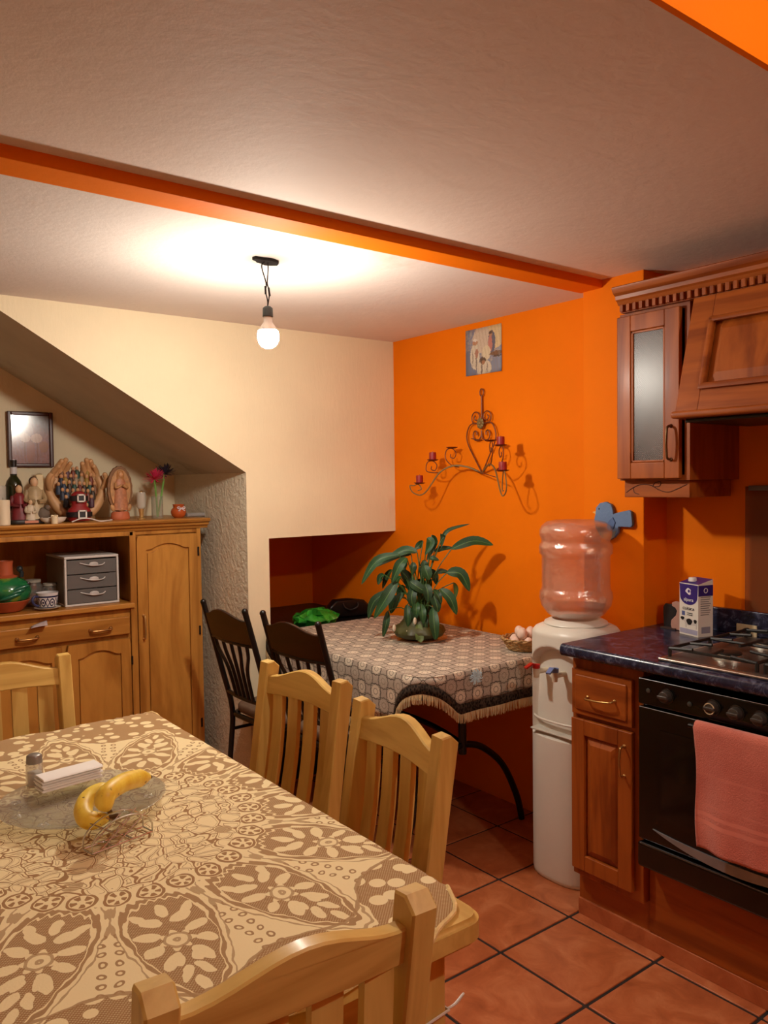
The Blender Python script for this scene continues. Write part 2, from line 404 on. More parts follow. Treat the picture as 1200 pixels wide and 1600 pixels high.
# lace tablecloth
def cloth(name, hw, hl, r, z, dropf, rings, wave, mat, off=.004, foldr=.018, nper=160):
    """cloth over a rectangular top: flat part then hanging part; UV holds the unfolded position in metres"""
    bm = B(); lay = bm.loops.layers.uv.verify()
    base = rrect(-hw, hw, -hl, hl, r, 14)
    # resample the outline evenly
    seg = [0]
    for i in range(len(base)):
        a, b = base[i], base[(i+1) % len(base)]; seg.append(seg[-1]+math.hypot(a[0]-b[0], a[1]-b[1]))
    per = seg[-1]; out = []
    for k in range(nper):
        s = per*k/nper; i = max(j for j in range(len(base)) if seg[j] <= s+1e-9)
        a, b = base[i], base[(i+1) % len(base)]; t = (s-seg[i])/max(1e-9, seg[i+1]-seg[i])
        out.append(Vector((a[0]+(b[0]-a[0])*t, a[1]+(b[1]-a[1])*t)))
    nor = []
    for k in range(nper):
        d = out[(k+1) % nper]-out[k-1]; nor.append(Vector((d.y, -d.x)).normalized())
    levels = [0, .25, .5, .72, .88, .96, 1.0]
    rows = []; uvs = []
    for f in levels[1:]:
        rows.append([(out[k].x*f, out[k].y*f, z) for k in range(nper)]); uvs.append([(out[k].x*f, out[k].y*f) for k in range(nper)])
    nd = rings
    hem = []
    for j in range(1, nd+1):
        row = []; uv = []
        for k in range(nper):
            D = dropf(out[k], k/nper); s = D*j/nd
            # small quarter-round over the edge, then straight down with gentle waves
            if s < foldr*PI/2: ang = s/foldr; ox, oz = foldr*math.sin(ang), -foldr*(1-math.cos(ang))
            else: ox, oz = foldr, -foldr-(s-foldr*PI/2)
            wv = wave*math.sin(k*2*PI*18/nper+1.3)*max(0, -oz)/.2
            q = out[k]+nor[k]*(ox+wv-foldr+off)
            row.append((q.x, q.y, z+oz)); e = out[k]+nor[k]*s; uv.append((e.x, e.y))
        rows.append(row); uvs.append(uv)
    c = bm.verts.new((0, 0, z)); V_ = [[bm.verts.new(p) for p in r_] for r_ in rows]
    for k in range(nper):
        k2 = (k+1) % nper
        f = bm.faces.new((c, V_[0][k], V_[0][k2]))
        for l, u in zip(f.loops, ((0, 0), uvs[0][k], uvs[0][k2])): l[lay].uv = u
        for i in range(len(V_)-1):
            f = bm.faces.new((V_[i][k], V_[i+1][k], V_[i+1][k2], V_[i][k2]))
            for l, u in zip(f.loops, (uvs[i][k], uvs[i+1][k], uvs[i+1][k2], uvs[i][k2])): l[lay].uv = u
    return bm, rows[-1], nor
def lacemat():
    m, nt, b = newmat('cream_lace', .8, 0, .2)
    V.nt = nt
    tc = nt.nodes.new('ShaderNodeTexCoord'); sp = nt.nodes.new('ShaderNodeSeparateXYZ'); nt.links.new(tc.outputs['UV'], sp.inputs[0])
    nz = nt.nodes.new('ShaderNodeTexNoise'); nz.inputs['Scale'].default_value = 22; nt.links.new(tc.outputs['UV'], nz.inputs['Vector'])
    sc = nt.nodes.new('ShaderNodeSeparateColor'); nt.links.new(nz.outputs['Color'], sc.inputs[0])
    x = V(sp.outputs[0])-.028+(V(sc.outputs[0])-.5)*.018; y = V(sp.outputs[1])+.065+(V(sc.outputs[1])-.5)*.018
    r = hyp(x, y*.93); th = atan2(y*.93, x)
    NP = 14
    sec = ((th*(NP/(2*PI))+.25).fr()-.5)                       # -0.5..0.5 across a petal
    ax = sec*(2*PI/NP)*r                                       # metres across
    rr = r-.45                                                # metres along
    # pointed petal with brown net and cream leaves, edged by a scalloped line
    k = 1.0+rr*2.0
    e = hyp(ax*k/.066, rr/.142) + (th*(NP*9.0)).sin()*.028
    inside = e.lt(.92)
    line = (e-1.0).abs().lt(.045)
    line2 = (e-1.17).abs().lt(.025)
    # leaves and a flower in each petal, mirrored about its axis
    aa = ax.abs(); leaf = None
    for (lx, ly, ang, la, lb) in ((.024, .045, 60, .022, .010), (.013, .080, 68, .018, .0075), (.0, .112, 90, .016, .007), (.041, .012, 35, .016, .009), (.040, -.030, -15, .018, .010), (.024, -.066, -35, .018, .011), (.0, -.095, 90, .020, .009), (.040, -.085, -60, .014, .008), (.013, .048, 75, .012, .006)):
        c_, s_ = math.cos(math.radians(ang)), math.sin(math.radians(ang))
        dx, dy = aa-lx, rr-ly; q = hyp((dx*c_+dy*s_)/(la*1.14), (dy*c_-dx*s_)/(lb*1.14)).lt(1.0)
        leaf = q if leaf is None else leaf.max(q)
    vo = nt.nodes.new('ShaderNodeTexVoronoi'); vo.inputs['Scale'].default_value = 26; vo.inputs['Randomness'].default_value = .8
    nt.links.new(tc.outputs['UV'], vo.inputs['Vector'])
    leafo = V(vo.outputs['Distance']).lt(.42)
    fx, fy = ax, rr+.006
    fr_, ft = hyp(fx, fy), atan2(fy, fx)
    flower = fr_.lt(.024+(ft*7).sin()*.005)
    fl_lines = ((fr_*420).sin().gt(.45))*flower
    net = ((V(sp.outputs[0])*1100).sin()*((V(sp.outputs[1])*1100).sin())).gt(.2)
    petal = inside*(1-(leaf.max(flower)))*(1-net*.4) + fl_lines*inside*.7
    # cream band between petals with ring dots
    dotr = ((r*(1/.024)).fr()-.5)*.024; dota = (sec.abs()-.5)*(2*PI/NP)*r+.012
    dd = hyp(dotr, dota); dots = ((dd-.0052).abs().lt(.0018))*r.gt(.34)*e.gt(1.15)
    # ring of little flower medallions
    rg = r-.285; NR = 32
    ra = ((th*(NR/(2*PI))).fr()-.5)*(2*PI/NR)*r
    mr = hyp(ra, rg*.9); ring = ((mr-.021).abs().lt(.0026)).max((mr.lt(.0165))*((atan2(rg, ra)*5).sin().gt(-.1))*mr.gt(.006))
    onring = mr.lt(.0255)
    # centre: swirling outlined leaves
    v2 = nt.nodes.new('ShaderNodeTexVoronoi'); v2.feature = 'DISTANCE_TO_EDGE'; v2.inputs['Scale'].default_value = 32
    wv = nt.nodes.new('ShaderNodeTexNoise'); wv.inputs['Scale'].default_value = 9; nt.links.new(tc.outputs['UV'], wv.inputs['Vector'])
    mx = nt.nodes.new('ShaderNodeMix'); mx.data_type = 'VECTOR'; mx.inputs[0].default_value = .12
    nt.links.new(tc.outputs['UV'], mx.inputs[4]); nt.links.new(wv.outputs['Color'], mx.inputs[5]); nt.links.new(mx.outputs[1], v2.inputs['Vector'])
    ed = V(v2.outputs['Distance'])
    cen = (ed.lt(.040)).max((ed-.15).abs().lt(.016)*.8)
    v3 = nt.nodes.new('ShaderNodeTexVoronoi'); v3.inputs['Scale'].default_value = 9; nt.links.new(tc.outputs['UV'], v3.inputs['Vector'])
    cen = cen.max((V(v3.outputs['Distance']).lt(.17))*(ed.gt(.06))*.7)
    incen = r.lt(.263)
    # outer field: net with leaf sprays
    outer = r.gt(.56-(sec*(2*PI)).cos()*.02*-1)*e.gt(1.25)
    ofld = (1-leafo)*(1-net*.4)
    oline = ((r-.56-(sec*(2*PI)).cos()*.02).abs().lt(.004))
    mid = (petal.max(line*.9).max(line2*.7)).max(dots*.9)
    f = incen*cen + (1-incen)*(onring*ring + (1-onring)*(outer*ofld + (1-outer)*(mid*r.gt(.305)))).max(oline*.8)
    nf = noise(nt, coords(nt, 'UV'), 260, 2)
    col = mixc(nt, f, lin((242, 222, 172)), lin((160, 118, 70)))
    nt.links.new(col, b.inputs['Base Color'])
    bump(nt, b, (1-f)*.6+V(nf)*.5, .35, .003)
    b.inputs['Sheen Weight'].default_value = .15
    return m
# the lace is cut with broad round corners, so the bare pine shows at the table's corner
def lace_cloth():
    hw, hl, r = TW/2+.045, TL/2+.05, .22; sh = Vector((-.012, .035))
    bm = B(); lay = bm.loops.layers.uv.verify(); out = rrect(-hw, hw, -hl, hl, r, 16)
    dense = []
    for i in range(len(out)):
        a, b_ = Vector(out[i]), Vector(out[(i+1) % len(out)]); n = max(1, int((b_-a).length/.03))
        dense += [a.lerp(b_, k/n) for k in range(n)]
    out = dense; n = len(out)
    # scalloped hem
    per = 0; o2 = []
    for i, p in enumerate(out):
        o2.append(p*(1+.006*math.sin(i*1.1)))
    out = o2
    def bend(p):
        x, y = p[0]+sh.x, p[1]+sh.y; z = TZ+.0045; R = .012
        for ax_, lim in ((0, TW/2-.004), (1, TL/2-.004)):
            c = (x, y)[ax_]; over = abs(c)-lim; sg = 1 if c > 0 else -1
            if over > 0:
                if over < R*PI/2: a = over/R; cc, dz = lim+R*math.sin(a), -R*(1-math.cos(a))
                else: cc, dz = lim+R, -R-(over-R*PI/2)
                if ax_ == 0: x = sg*cc
                else: y = sg*cc
                z += dz
        return (x, y, z)
    fs = [.15, .35, .55, .7, .8, .86, .9, .925, .945, .955, .965, .975, .985, 1.0]
    c = bm.verts.new((sh.x, sh.y, TZ+.0045)); rows = [[bm.verts.new(bend(p*f)) for p in out] for f in fs]
    for k in range(n):
        k2 = (k+1) % n
        f = bm.faces.new((c, rows[0][k], rows[0][k2]))
        for l, u in zip(f.loops, ((0, 0), out[k]*fs[0], out[k2]*fs[0])): l[lay].uv = u
        for i in range(len(fs)-1):
            f = bm.faces.new((rows[i][k], rows[i+1][k], rows[i+1][k2], rows[i][k2]))
            for l, u in zip(f.loops, (out[k]*fs[i], out[k]*fs[i+1], out[k2]*fs[i+1], out[k2]*fs[i])): l[lay].uv = u
    edge = [Vector(bend(p)) for p in out]
    return bm, edge
M_LACE = lacemat()
lt = thing('lace_tablecloth', 'cream lace tablecloth with brown floral pattern on the dining table', 'tablecloth', TC, TR)
bm, edge = lace_cloth(); obj('cloth', bm, M_LACE, lt, smooth=60, solid=.0016)
bm = B(); tube(bm, edge, .004, 6, closed=True); obj('hem', bm, plain((236, 206, 142), .9, bmp=.5, sc=60), lt)
# ------------------------------------------------------------------ pine slat-back chairs
def pine_chair(label):
    t = thing('pine_chair', label, 'chair', group='pine chairs around the dining table')
    hw = .168
    def lean(z): return -.175-.075*max(0, (z-.42)/.53)**1.25
    for s in (-1, 1):
        bm = B(); prof = [(0, -.195), (.25, -.18), (.42, -.175), (.6, lean(.6)), (.78, lean(.78)), (.935, lean(.935))]
        f = [(y+.022, z) for z, y in prof]; bk = [(y-.022, z) for z, y in prof]
        f[-1] = (f[-1][0], .955); bk[-1] = (bk[-1][0], .94)
        prism(bm, f+[(lean(.95)+.0, .958)]+bk[::-1], 'x', s*hw-.0195, s*hw+.0195, .003)
        obj('back_post', bm, W_PINE['z'], t, smooth=22)
        bm = B(); box(bm, s*.17-.019, s*.17+.019, .155, .193, 0, .425, .004); obj('front_leg', bm, W_PINE['z'], t)
        bm = B(); box(bm, s*.17-.01, s*.17+.01, -.16, .16, .18, .215, .003); obj('stretcher', bm, W_PINE['y'], t)
        bm = B(); box(bm, s*.165-.01, s*.165+.01, -.16, .16, .36, .425); obj('seat_rail', bm, W_PINE['y'], t)
    bm = B(); box(bm, -.16, .16, .165, .185, .36, .425); obj('front_rail', bm, W_PINE['x'], t)
    bm = B(); box(bm, -.155, .155, -.183, -.163, .36, .425); obj('rear_rail', bm, W_PINE['x'], t)
    bm = B(); box(bm, -.195, .195, -.15, .205, .425, .447, .006); obj('seat', bm, W_PINE['x'], t)
    # arched crest rail
    bm = B(); N = 14; xs = [-.155+.31*i/N for i in range(N+1)]
    top = [(x, .918+.034*(.5+.5*math.cos(PI*min(1, abs(x)/.150)))) for x in xs]; bot = [(x, .866+.006*math.cos(x/.155*PI/2)) for x in xs]
    prism(bm, top+bot[::-1], 'y', -.013, .013, .003)
    for v in bm.verts: v.co.y += lean(v.co.z)+.004-.012*math.cos(v.co.x/.155*PI/2)
    obj('crest_rail', bm, W_PINE['x'], t, smooth=22)
    bm = B(); box(bm, -.155, .155, -.011, .011, .505, .545, .003)
    for v in bm.verts: v.co.y += lean(v.co.z)
    obj('lower_rail', bm, W_PINE['x'], t)
    for k in range(4):
        x = -.111+.074*k; bm = B(); N = 8
        zs = [.54+.335*i/N for i in range(N+1)]
        tube(bm, [(x, lean(z)-.012*math.sin((z-.54)/.335*PI)-.004, z) for z in zs], 0, sq=(.044, .014)); obj('slat', bm, W_PINE['z'], t)
    return t
pc = pine_chair('pine slat chair at the near end of the table, back to the viewer')
def place(o, top, rz, off=.245):
    """put a chair so that the middle of its back's top stands at top"""
    o.location = (top[0]-math.sin(rz)*off*1, top[1]+math.cos(rz)*off, 0); o.rotation_euler = (0, 0, rz)
place(pc, (.473, .790), math.radians(-3.4))
for top, deg, lab in (((1.112, 1.396), 83.5, 'pine slat chair on the right side nearest the water dispenser'),
                      ((1.176, 1.910), 95, 'pine slat chair on the right side in front of the second black chair'),
                      ((.548, 2.585), 180, 'pine slat chair at the far end of the table before the hutch')):
    c = dup(pc, (0, 0, 0), 0, lab); place(c, top, math.radians(deg))
# ------------------------------------------------------------------ things on the dining table
ZT = TZ+.0075
def thinglass(name, tint=(.93, .94, .92), gloss=.14, haze=.08, hazecol=(.8, .78, .74), rough=.05, bmp=0, bsc=80):
    m = bpy.data.materials.new(name); m.use_nodes = True; nt = m.node_tree; nt.nodes.clear()
    out = nt.nodes.new('ShaderNodeOutputMaterial'); tr = nt.nodes.new('ShaderNodeBsdfTransparent'); tr.inputs[0].default_value = (*tint, 1)
    gl = nt.nodes.new('ShaderNodeBsdfGlossy'); gl.inputs['Roughness'].default_value = rough; df = nt.nodes.new('ShaderNodeBsdfDiffuse'); df.inputs[0].default_value = (*hazecol, 1)
    fr = nt.nodes.new('ShaderNodeLayerWeight'); fr.inputs[0].default_value = .35
    m1 = nt.nodes.new('ShaderNodeMixShader'); m2 = nt.nodes.new('ShaderNodeMixShader'); m1.inputs[0].default_value = haze
    V.nt = nt; f = V(fr.outputs['Facing'])*gloss*2.2+gloss*.5
    nt.links.new(f.s, m2.inputs[0]); nt.links.new(tr.outputs[0], m1.inputs[1]); nt.links.new(df.outputs[0], m1.inputs[2]); nt.links.new(m1.outputs[0], m2.inputs[1]); nt.links.new(gl.outputs[0], m2.inputs[2]); nt.links.new(m2.outputs[0], out.inputs[0])
    if bmp:
        n = nt.nodes.new('ShaderNodeBump'); n.inputs['Strength'].default_value = bmp; n.inputs['Distance'].default_value = .004; nt.links.new(noise(nt, coords(nt), bsc), n.inputs['Height']); nt.links.new(n.outputs[0], gl.inputs['Normal'])
    return m
M_GLASS = thinglass('clear_glass')
M_PRESS = thinglass('pressed_glass', (.9, .91, .88), .16, .10, (.85, .83, .78), .06, .5, 70)
pl = thing('glass_platter', 'oval clear pressed glass platter on the lace cloth', 'platter', (.522, 1.765, ZT), math.radians(-32))
bm = B(); lathe(bm, [(0, .002), (.09, .002), (.105, .004), (.13, .016), (.160, .024), (.163, .026), (.160, .0275), (.13, .0195), (.104, .0075), (.09, .0055), (0, .0055)], 64, squash=(1.07, 1.0),
      fn=lambda a, z: 1+.008*math.sin(a*24)*(z > .01))
obj('dish', bm, M_PRESS, pl)
bm = B()
for k in range(10):
    a = 2*PI*k/10
    for q in range(5):
        b2 = 2*PI*q/5; ell(bm, (.132*1.06*math.cos(a)+.008*math.cos(b2), .132*1.0*math.sin(a)+.008*math.sin(b2), .0205), (.0045, .0045, .002), u=8, v=5)
obj('embossed_flowers', bm, M_PRESS, pl)['kind'] = 'stuff'
# salt shaker
p = at(55, 1238, 'z', ZT+.006)
t = thing('salt_shaker', 'glass salt shaker with grey metal lid beside the napkins', 'shaker', (p.x, p.y, ZT+.0225))
bm = B(); lathe(bm, [(0, 0), (.017, 0), (.019, .004), (.018, .05), (.016, .056), (0, .056)], 20); obj('jar', bm, thinglass('shaker_glass', (.85, .83, .8), .18, .15), t)
bm = B(); lathe(bm, [(0, .003), (.0155, .003), (.0155, .03), (0, .03)], 16); obj('salt', bm, M_WHITE, t)
bm = B(); lathe(bm, [(0, .072), (.012, .0715), (.0165, .068), (.0175, .055), (.0175, .052), (0, .052)], 20); obj('lid', bm, plain((150, 146, 140), .4, .6), t)
# napkins: a folded stack standing in its wire holder
pn = (at(62, 1232, 'z', ZT+.03)+at(150, 1208, 'z', ZT+.03))/2
dirn = at(150, 1208, 'z', ZT+.03)-at(62, 1232, 'z', ZT+.03)
t = thing('napkin_stack', 'folded stack of white paper napkins lying on the platter', 'napkins', (pn.x, pn.y, ZT+.026), math.atan2(dirn.y, dirn.x))
for k in range(5):
    bm = B(); L = .068
    N = 8; prof = [(-.024-.001*k, k*.0062), (.018, k*.0062+.001), (.024+.002*math.sin(k), k*.0062+.003), (.018, k*.0062+.0056), (-.024, k*.0062+.005)]
    prism(bm, prof, 'x', -L+.002*math.sin(k*2), L+.002*math.cos(k*3), .0008); obj('napkin', bm, plain((246, 242, 236), .85, var=.02), t)
# bananas
def bananamat():
    m, nt, b = newmat('banana_peel', .45)
    v = coords(nt); n = noise(nt, v, 28, 4, .6); n2 = noise(nt, coords(nt, 'Object', (1, 1, 1), (0, 0, 0), (3, 1, 2)), 75, 3, .6)
    base = ramp(nt, n, [(.3, lin((236, 192, 50))), (.6, lin((252, 224, 90)))])
    f = ramp(nt, n2, [(.66, (0, 0, 0)), (.70, (1, 1, 1))])
    nt.links.new(mixc(nt, f, base, lin((74, 42, 16))), b.inputs['Base Color']); return m
M_BAN = bananamat()
def banana(label, pts, r):
    pts = smoothpts(pts, 7); N = len(pts)
    t = thing('banana', label, 'banana', pts[0])
    q = [p-pts[0] for p in pts]
    rad = [r*(.35+.65*min(1, math.sin(PI*min(1, (i+.6)/(N*.96)))*1.9))*(.5 if i == N-1 else 1) for i in range(N)]
    bm = B(); tube(bm, q, rad, 6); obj('peel', bm, M_BAN, t, smooth=70, sub=1)
    bm = B(); d = (q[0]-q[1]).normalized(); tube(bm, [q[0]-d*.004, q[0]+d*.012, q[0]+d*.024], [.0065, .005, .0055], 6); obj('stem', bm, plain((92, 66, 26), .7), t)
    bm = B(); d = (q[-1]-q[-2]).normalized(); tube(bm, [q[-1]-d*.004, q[-1]+d*.005], [.005, .0035], 6); obj('tip', bm, plain((40, 26, 14), .8), t)
    return t
zp = ZT+.031
def bp(px, py, z): return at(px, py, 'z', z)
banana('whole yellow banana curving down onto the platter', [bp(168, 1278, zp+.004), bp(140, 1282, zp+.012), bp(130, 1268, zp+.022), bp(138, 1248, zp+.034), bp(160, 1236, zp+.04), bp(186, 1240, zp+.03)], .022)
banana('spotted banana resting across the other one, tip to the right', [bp(168, 1262, zp+.03), bp(163, 1250, zp+.055), bp(172, 1236, zp+.065), bp(195, 1222, zp+.06), bp(218, 1216, zp+.045), bp(234, 1214, zp+.035)], .023)
# wire napkin holder lying in front
pa, pb2 = bp(146, 1338, ZT), bp(240, 1302, ZT); d = (pb2-pa); L = d.length; d.normalize(); nrm = Vector((-d.y, d.x, 0))
t = thing('wire_napkin_holder', 'chrome wire napkin holder with crossed bars before the bananas', 'napkin holder', (pa.x, pa.y, ZT), math.atan2(d.y, d.x))
for yy, nm in ((.004, 'front_loop'), (.038, 'back_loop')):
    bm = B(); tube(bm, [(0, yy, .003)]+smoothpts([(0, yy, .02), (.012, yy, .036), (L*.3, yy, .050), (L*.5, yy, .053), (L*.7, yy, .050), (L-.012, yy, .036), (L, yy, .02)], 5)+[(L, yy, .003)], .0018, 6); obj(nm, bm, M_STEEL, t)
    for a, b_ in ((.12, .62), (.38, .88), (.62, .12), (.88, .38)):
        bm = B(); tube(bm, [(L*a, yy, .003), (L*b_, yy, .047)], .0014, 6); obj('crossed_bar', bm, M_STEEL, t)
for a in (0, .33, .66, 1):
    bm = B(); tube(bm, [(L*a, .004, .0028), (L*a, .038, .0028)], .0018, 6); obj('base_bar', bm, M_STEEL, t)
bm = B(); tube(bm, [(0, .004, .0028), (L, .004, .0028)], .0018, 6); tube(bm, [(0, .038, .0028), (L, .038, .0028)], .0018, 6); obj('base_frame', bm, M_STEEL, t)
# white cord tied round the table leg
lg = Matrix.Rotation(TR, 4, 'Z') @ Vector((TW/2-.085, -TL/2+.085, 0)) + TC
t = thing('tie_cord', 'white cord knotted round the near table leg with loops', 'cord', (lg.x, lg.y, .60), TR)
for zz in (.0, -.052):
    bm = B(); tube(bm, [(a*.039, b_*.039, zz+.004*a) for a, b_ in ((-1, -1), (1, -1), (1, 1), (-1, 1))], .0025, 6, closed=True); obj('band', bm, M_WHITE, t)
bm = B(); tube(bm, smoothpts([(.038, -.03, 0), (.055, -.034, .004), (.078, -.03, .010), (.085, -.022, .002), (.072, -.02, -.008), (.05, -.026, -.004), (.038, -.03, 0)], 5), .0022, 6); obj('loop', bm, M_WHITE, t)
bm = B(); tube(bm, smoothpts([(.03, -.04, -.052), (.045, -.05, -.04), (.05, -.048, -.065), (.046, -.042, -.11)], 5), .0022, 6); obj('loose_end', bm, M_WHITE, t)
# ------------------------------------------------------------------ back table with fringed cloth
BX0, BX1, BY0, BY1, BZ = 1.825, 2.635, 2.165, 3.345, .770
bc = Vector(((BX0+BX1)/2, (BY0+BY1)/2, 0)); hw, hl = (BX1-BX0)/2, (BY1-BY0)/2
t = thing('side_table', 'dark table on arched black metal legs beneath the fringed grey cloth', 'table', bc)
bm = B(); prism(bm, rrect(-hw, hw, -hl, hl, .10), 'z', BZ-.03, BZ, .004); obj('tabletop', bm, plain((60, 34, 20), .5), t)
for sy in (-1, 1):
    bm = B(); tube(bm, [(0, sy*.36, BZ-.03), (0, sy*.36, .36)], .017, 10); obj('post', bm, M_BLACK, t)
    for sx in (-1, 1):
        bm = B(); tube(bm, smoothpts([(0, sy*.36, .40), (sx*.10, sy*.365, .37), (sx*.22, sy*.37, .27), (sx*.30, sy*.375, .12), (sx*.33, sy*.378, .008)], 6), .014, 8); obj('leg', bm, M_BLACK, t)
    bm = B(); box(bm, -.30, .30, sy*.36-.02, sy*.36+.02, BZ-.055, BZ-.03, .003); obj('bracket', bm, M_BLACK, t)
bm = B(); tube(bm, smoothpts([(0, -.36, .40), (0, -.2, .43), (0, 0, .44), (0, .2, .43), (0, .36, .40)], 5), .012, 8); obj('stretcher', bm, M_BLACK, t)
bm = B(); tube(bm, smoothpts([(0, -.36, .66), (0, -.2, .56), (0, 0, .53), (0, .2, .56), (0, .36, .66)], 5), .012, 8); obj('stretcher', bm, M_BLACK, t)
def damaskmat():
    m, nt, b = newmat('damask_cloth', .75, 0, .25); V.nt = nt
    tc = nt.nodes.new('ShaderNodeTexCoord'); sp = nt.nodes.new('ShaderNodeSeparateXYZ'); nt.links.new(tc.outputs['UV'], sp.inputs[0])
    P = .092
    def lattice(ox, oy, kk):
        x = ((V(sp.outputs[0])/P+ox).fr()-.5); y = ((V(sp.outputs[1])/P+oy).fr()-.5)
        r = hyp(x, y); th = atan2(y, x)
        R = .335-(th*4).cos()*.035 + (th*8).cos()*.022
        d = (r-R).abs(); out = d.lt(.026); ins = r.lt(R-.03)
        pet = ((th*8).sin().abs().lt(.22))*ins*r.gt(.12) + (r-.12).abs().lt(.018) + ((r-.25-(th*8).cos().abs()*.06).abs().lt(.016))*ins
        return out, ins, pet
    o1, i1, p1 = lattice(0, 0, 0); o2, i2, p2 = lattice(.5, .5, 1)
    line = o1.max(p1*i1*.75)
    dia = ((((V(sp.outputs[0])+V(sp.outputs[1]))/P).fr()-.5).abs().gt(.475)).max((((V(sp.outputs[0])-V(sp.outputs[1]))/P).fr()-.5).abs().gt(.475))
    fine = V(noise(nt, coords(nt, 'UV'), 420, 2)).gt(.56)
    bg = mixc(nt, i1, lin((188, 174, 158)), lin((226, 212, 190)))
    bg = mixc(nt, i2*.5, bg, lin((206, 192, 172)))
    bg = mixc(nt, fine*(1-i1)*.55, bg, lin((126, 112, 100)))
    f = line.max(o2*.8).max(p2*i2*.45).max(dia*(1-i1)*(1-i2)*.30)
    nt.links.new(mixc(nt, f*.8, bg, lin((52, 42, 36))), b.inputs['Base Color'])
    bump(nt, b, V(noise(nt, coords(nt, 'UV'), 500, 2)), .2, .001); return m
def drop(p, s):
    # short at the rounded corners, longer along the straight sides; almost nothing against the wall
    fx = max(0, abs(p.x)-hw+.16)/.16; fy = max(0, abs(p.y)-hl+.16)/.16
    corner = min(1, fx)*min(1, fy)
    if p.x > hw-.012 and abs(p.y) < hl-.1: return .012
    side = .20 if (p.x < -hw+.03) else .125
    d = side-(side-.025)*min(1, corner*1.35)**(.8 if side < .2 else .35)
    if p.x > 0 and fx > 0: d *= (1-.85*min(1, fx))
    return max(.012, d)
M_DAM = damaskmat()
bm, hem, nor = cloth('c', hw, hl, .10, BZ+.003, drop, 6, .006, M_DAM, .006, .016, 200)
tc_ = thing('fringed_tablecloth', 'grey damask tablecloth with dark band and cream fringe on the back table', 'tablecloth', bc)
obj('cloth', bm, M_DAM, tc_, smooth=60, solid=.0015)
band = B(); fr = B(); n = len(hem); rows = [[], []]
for k in range(n):
    h_ = Vector(hem[k]); wl = h_.x > hw-.03 and abs(h_.y) < hl-.1
    d = .005 if wl else .036
    o2 = Vector((nor[k].x, nor[k].y, 0))*.003
    rows[0].append(band.verts.new(h_+o2)); rows[1].append(band.verts.new(h_+o2*1.5-Vector((0, 0, d))))
for k in range(n): band.faces.new((rows[0][k], rows[0][(k+1) % n], rows[1][(k+1) % n], rows[1][k]))
bandm, nt, b_ = newmat('dark_band', .9, 0, .2)
V.nt = nt
v_ = nt.nodes.new('ShaderNodeTexVoronoi'); v_.inputs['Scale'].default_value = 150; nt.links.new(coords(nt, 'Object', (1, 1, .6)), v_.inputs['Vector'])
nt.links.new(ramp(nt, v_.outputs['Distance'], [(.3, lin((20, 15, 13))), (.75, lin((74, 60, 48)))]), b_.inputs['Base Color'])
obj('band', band, bandm, tc_, solid=.002)
for k in range(n):
    a, b2 = Vector(hem[k]), Vector(hem[(k+1) % n])
    if a.x > hw-.03 and abs(a.y) < hl-.1: continue
    m_ = max(2, int((b2-a).length/.0028))
    for q in range(m_):
        p = a.lerp(b2, (q+random.random()*.4)/m_); o2 = Vector((nor[k].x, nor[k].y, 0))
        d = (b2-a).normalized(); z0 = p.z-.034; L = random.uniform(.034, .042); j1 = random.uniform(-.002, .002)
        c0 = Vector((p.x, p.y, 0))+o2*.0045
        vs = [fr.verts.new(c0+d*(-.0013)+Vector((0, 0, z0))), fr.verts.new(c0+d*.0013+Vector((0, 0, z0))),
              fr.verts.new(c0+d*(.0012+j1)+o2*random.uniform(0, .003)+Vector((0, 0, z0-L*.55))), fr.verts.new(c0+d*(-.0012+j1)+o2*random.uniform(0, .003)+Vector((0, 0, z0-L*.55))),
              fr.verts.new(c0+d*(.0009+j1*2)+Vector((0, 0, z0-L))), fr.verts.new(c0+d*(-.0009+j1*2)+Vector((0, 0, z0-L)))]
        fr.faces.new((vs[0], vs[1], vs[2], vs[3])); fr.faces.new((vs[3], vs[2], vs[4], vs[5]))
o = obj('fringe', fr, plain((222, 196, 146), .9), tc_, smooth=0); o['kind'] = 'stuff'
# blue net puff pinned on the cloth
p = at(740, 1057, 'y', BY0-.004)
bm = B()
for k in range(110):
    a, r = random.uniform(0, 2*PI), random.uniform(.012, .034)
    tube(bm, smoothpts([(0, -.001, 0), (r*.6*math.cos(a), -.006, r*.6*math.sin(a)), (r*math.cos(a+.3), -.003, r*math.sin(a+.3))], 2), .0011, 4)
o = obj('net_rosette', bm, plain((206, 234, 248), .8), loc=(p.x, p.y-.012, p.z)); tag(o, 'pale blue net rosette pinned to the front of the grey cloth', 'rosette')
# ------------------------------------------------------------------ peace lily
pp = at(655, 997, 'z', BZ+.01); ZP = BZ+.005
pl_ = thing('potted_peace_lily', 'leafy green peace lily in a mossy bowl on the back table', 'plant', (pp.x, pp.y, ZP+.008))
bm = B(); lathe(bm, [(0, .004), (.085, .004), (.105, .012), (.117, .03), (.108, .05), (.085, .062), (.07, .085), (.066, .11), (.06, .11), (.06, .09), (0, .09)], 40, fn=lambda a, z: 1+.045*math.sin(a*9)*(.02 < z < .07))
obj('pot', bm, plain((66, 66, 28), .5, var=.4, sc=25), pl_)
bm = B(); lathe(bm, [(0, .088), (.045, .096), (.062, .09), (0, .085)], 20); obj('soil', bm, plain((40, 26, 16), .95, var=.4, sc=60), pl_)
sz = thing('saucer', 'clear glass saucer under the peace lily pot', 'saucer', (pp.x, pp.y, ZP))
bm = B(); lathe(bm, [(0, .001), (.10, .001), (.125, .008), (.127, .010), (.10, .0045), (0, .0045)], 40); obj('dish', bm, M_GLASS, sz)
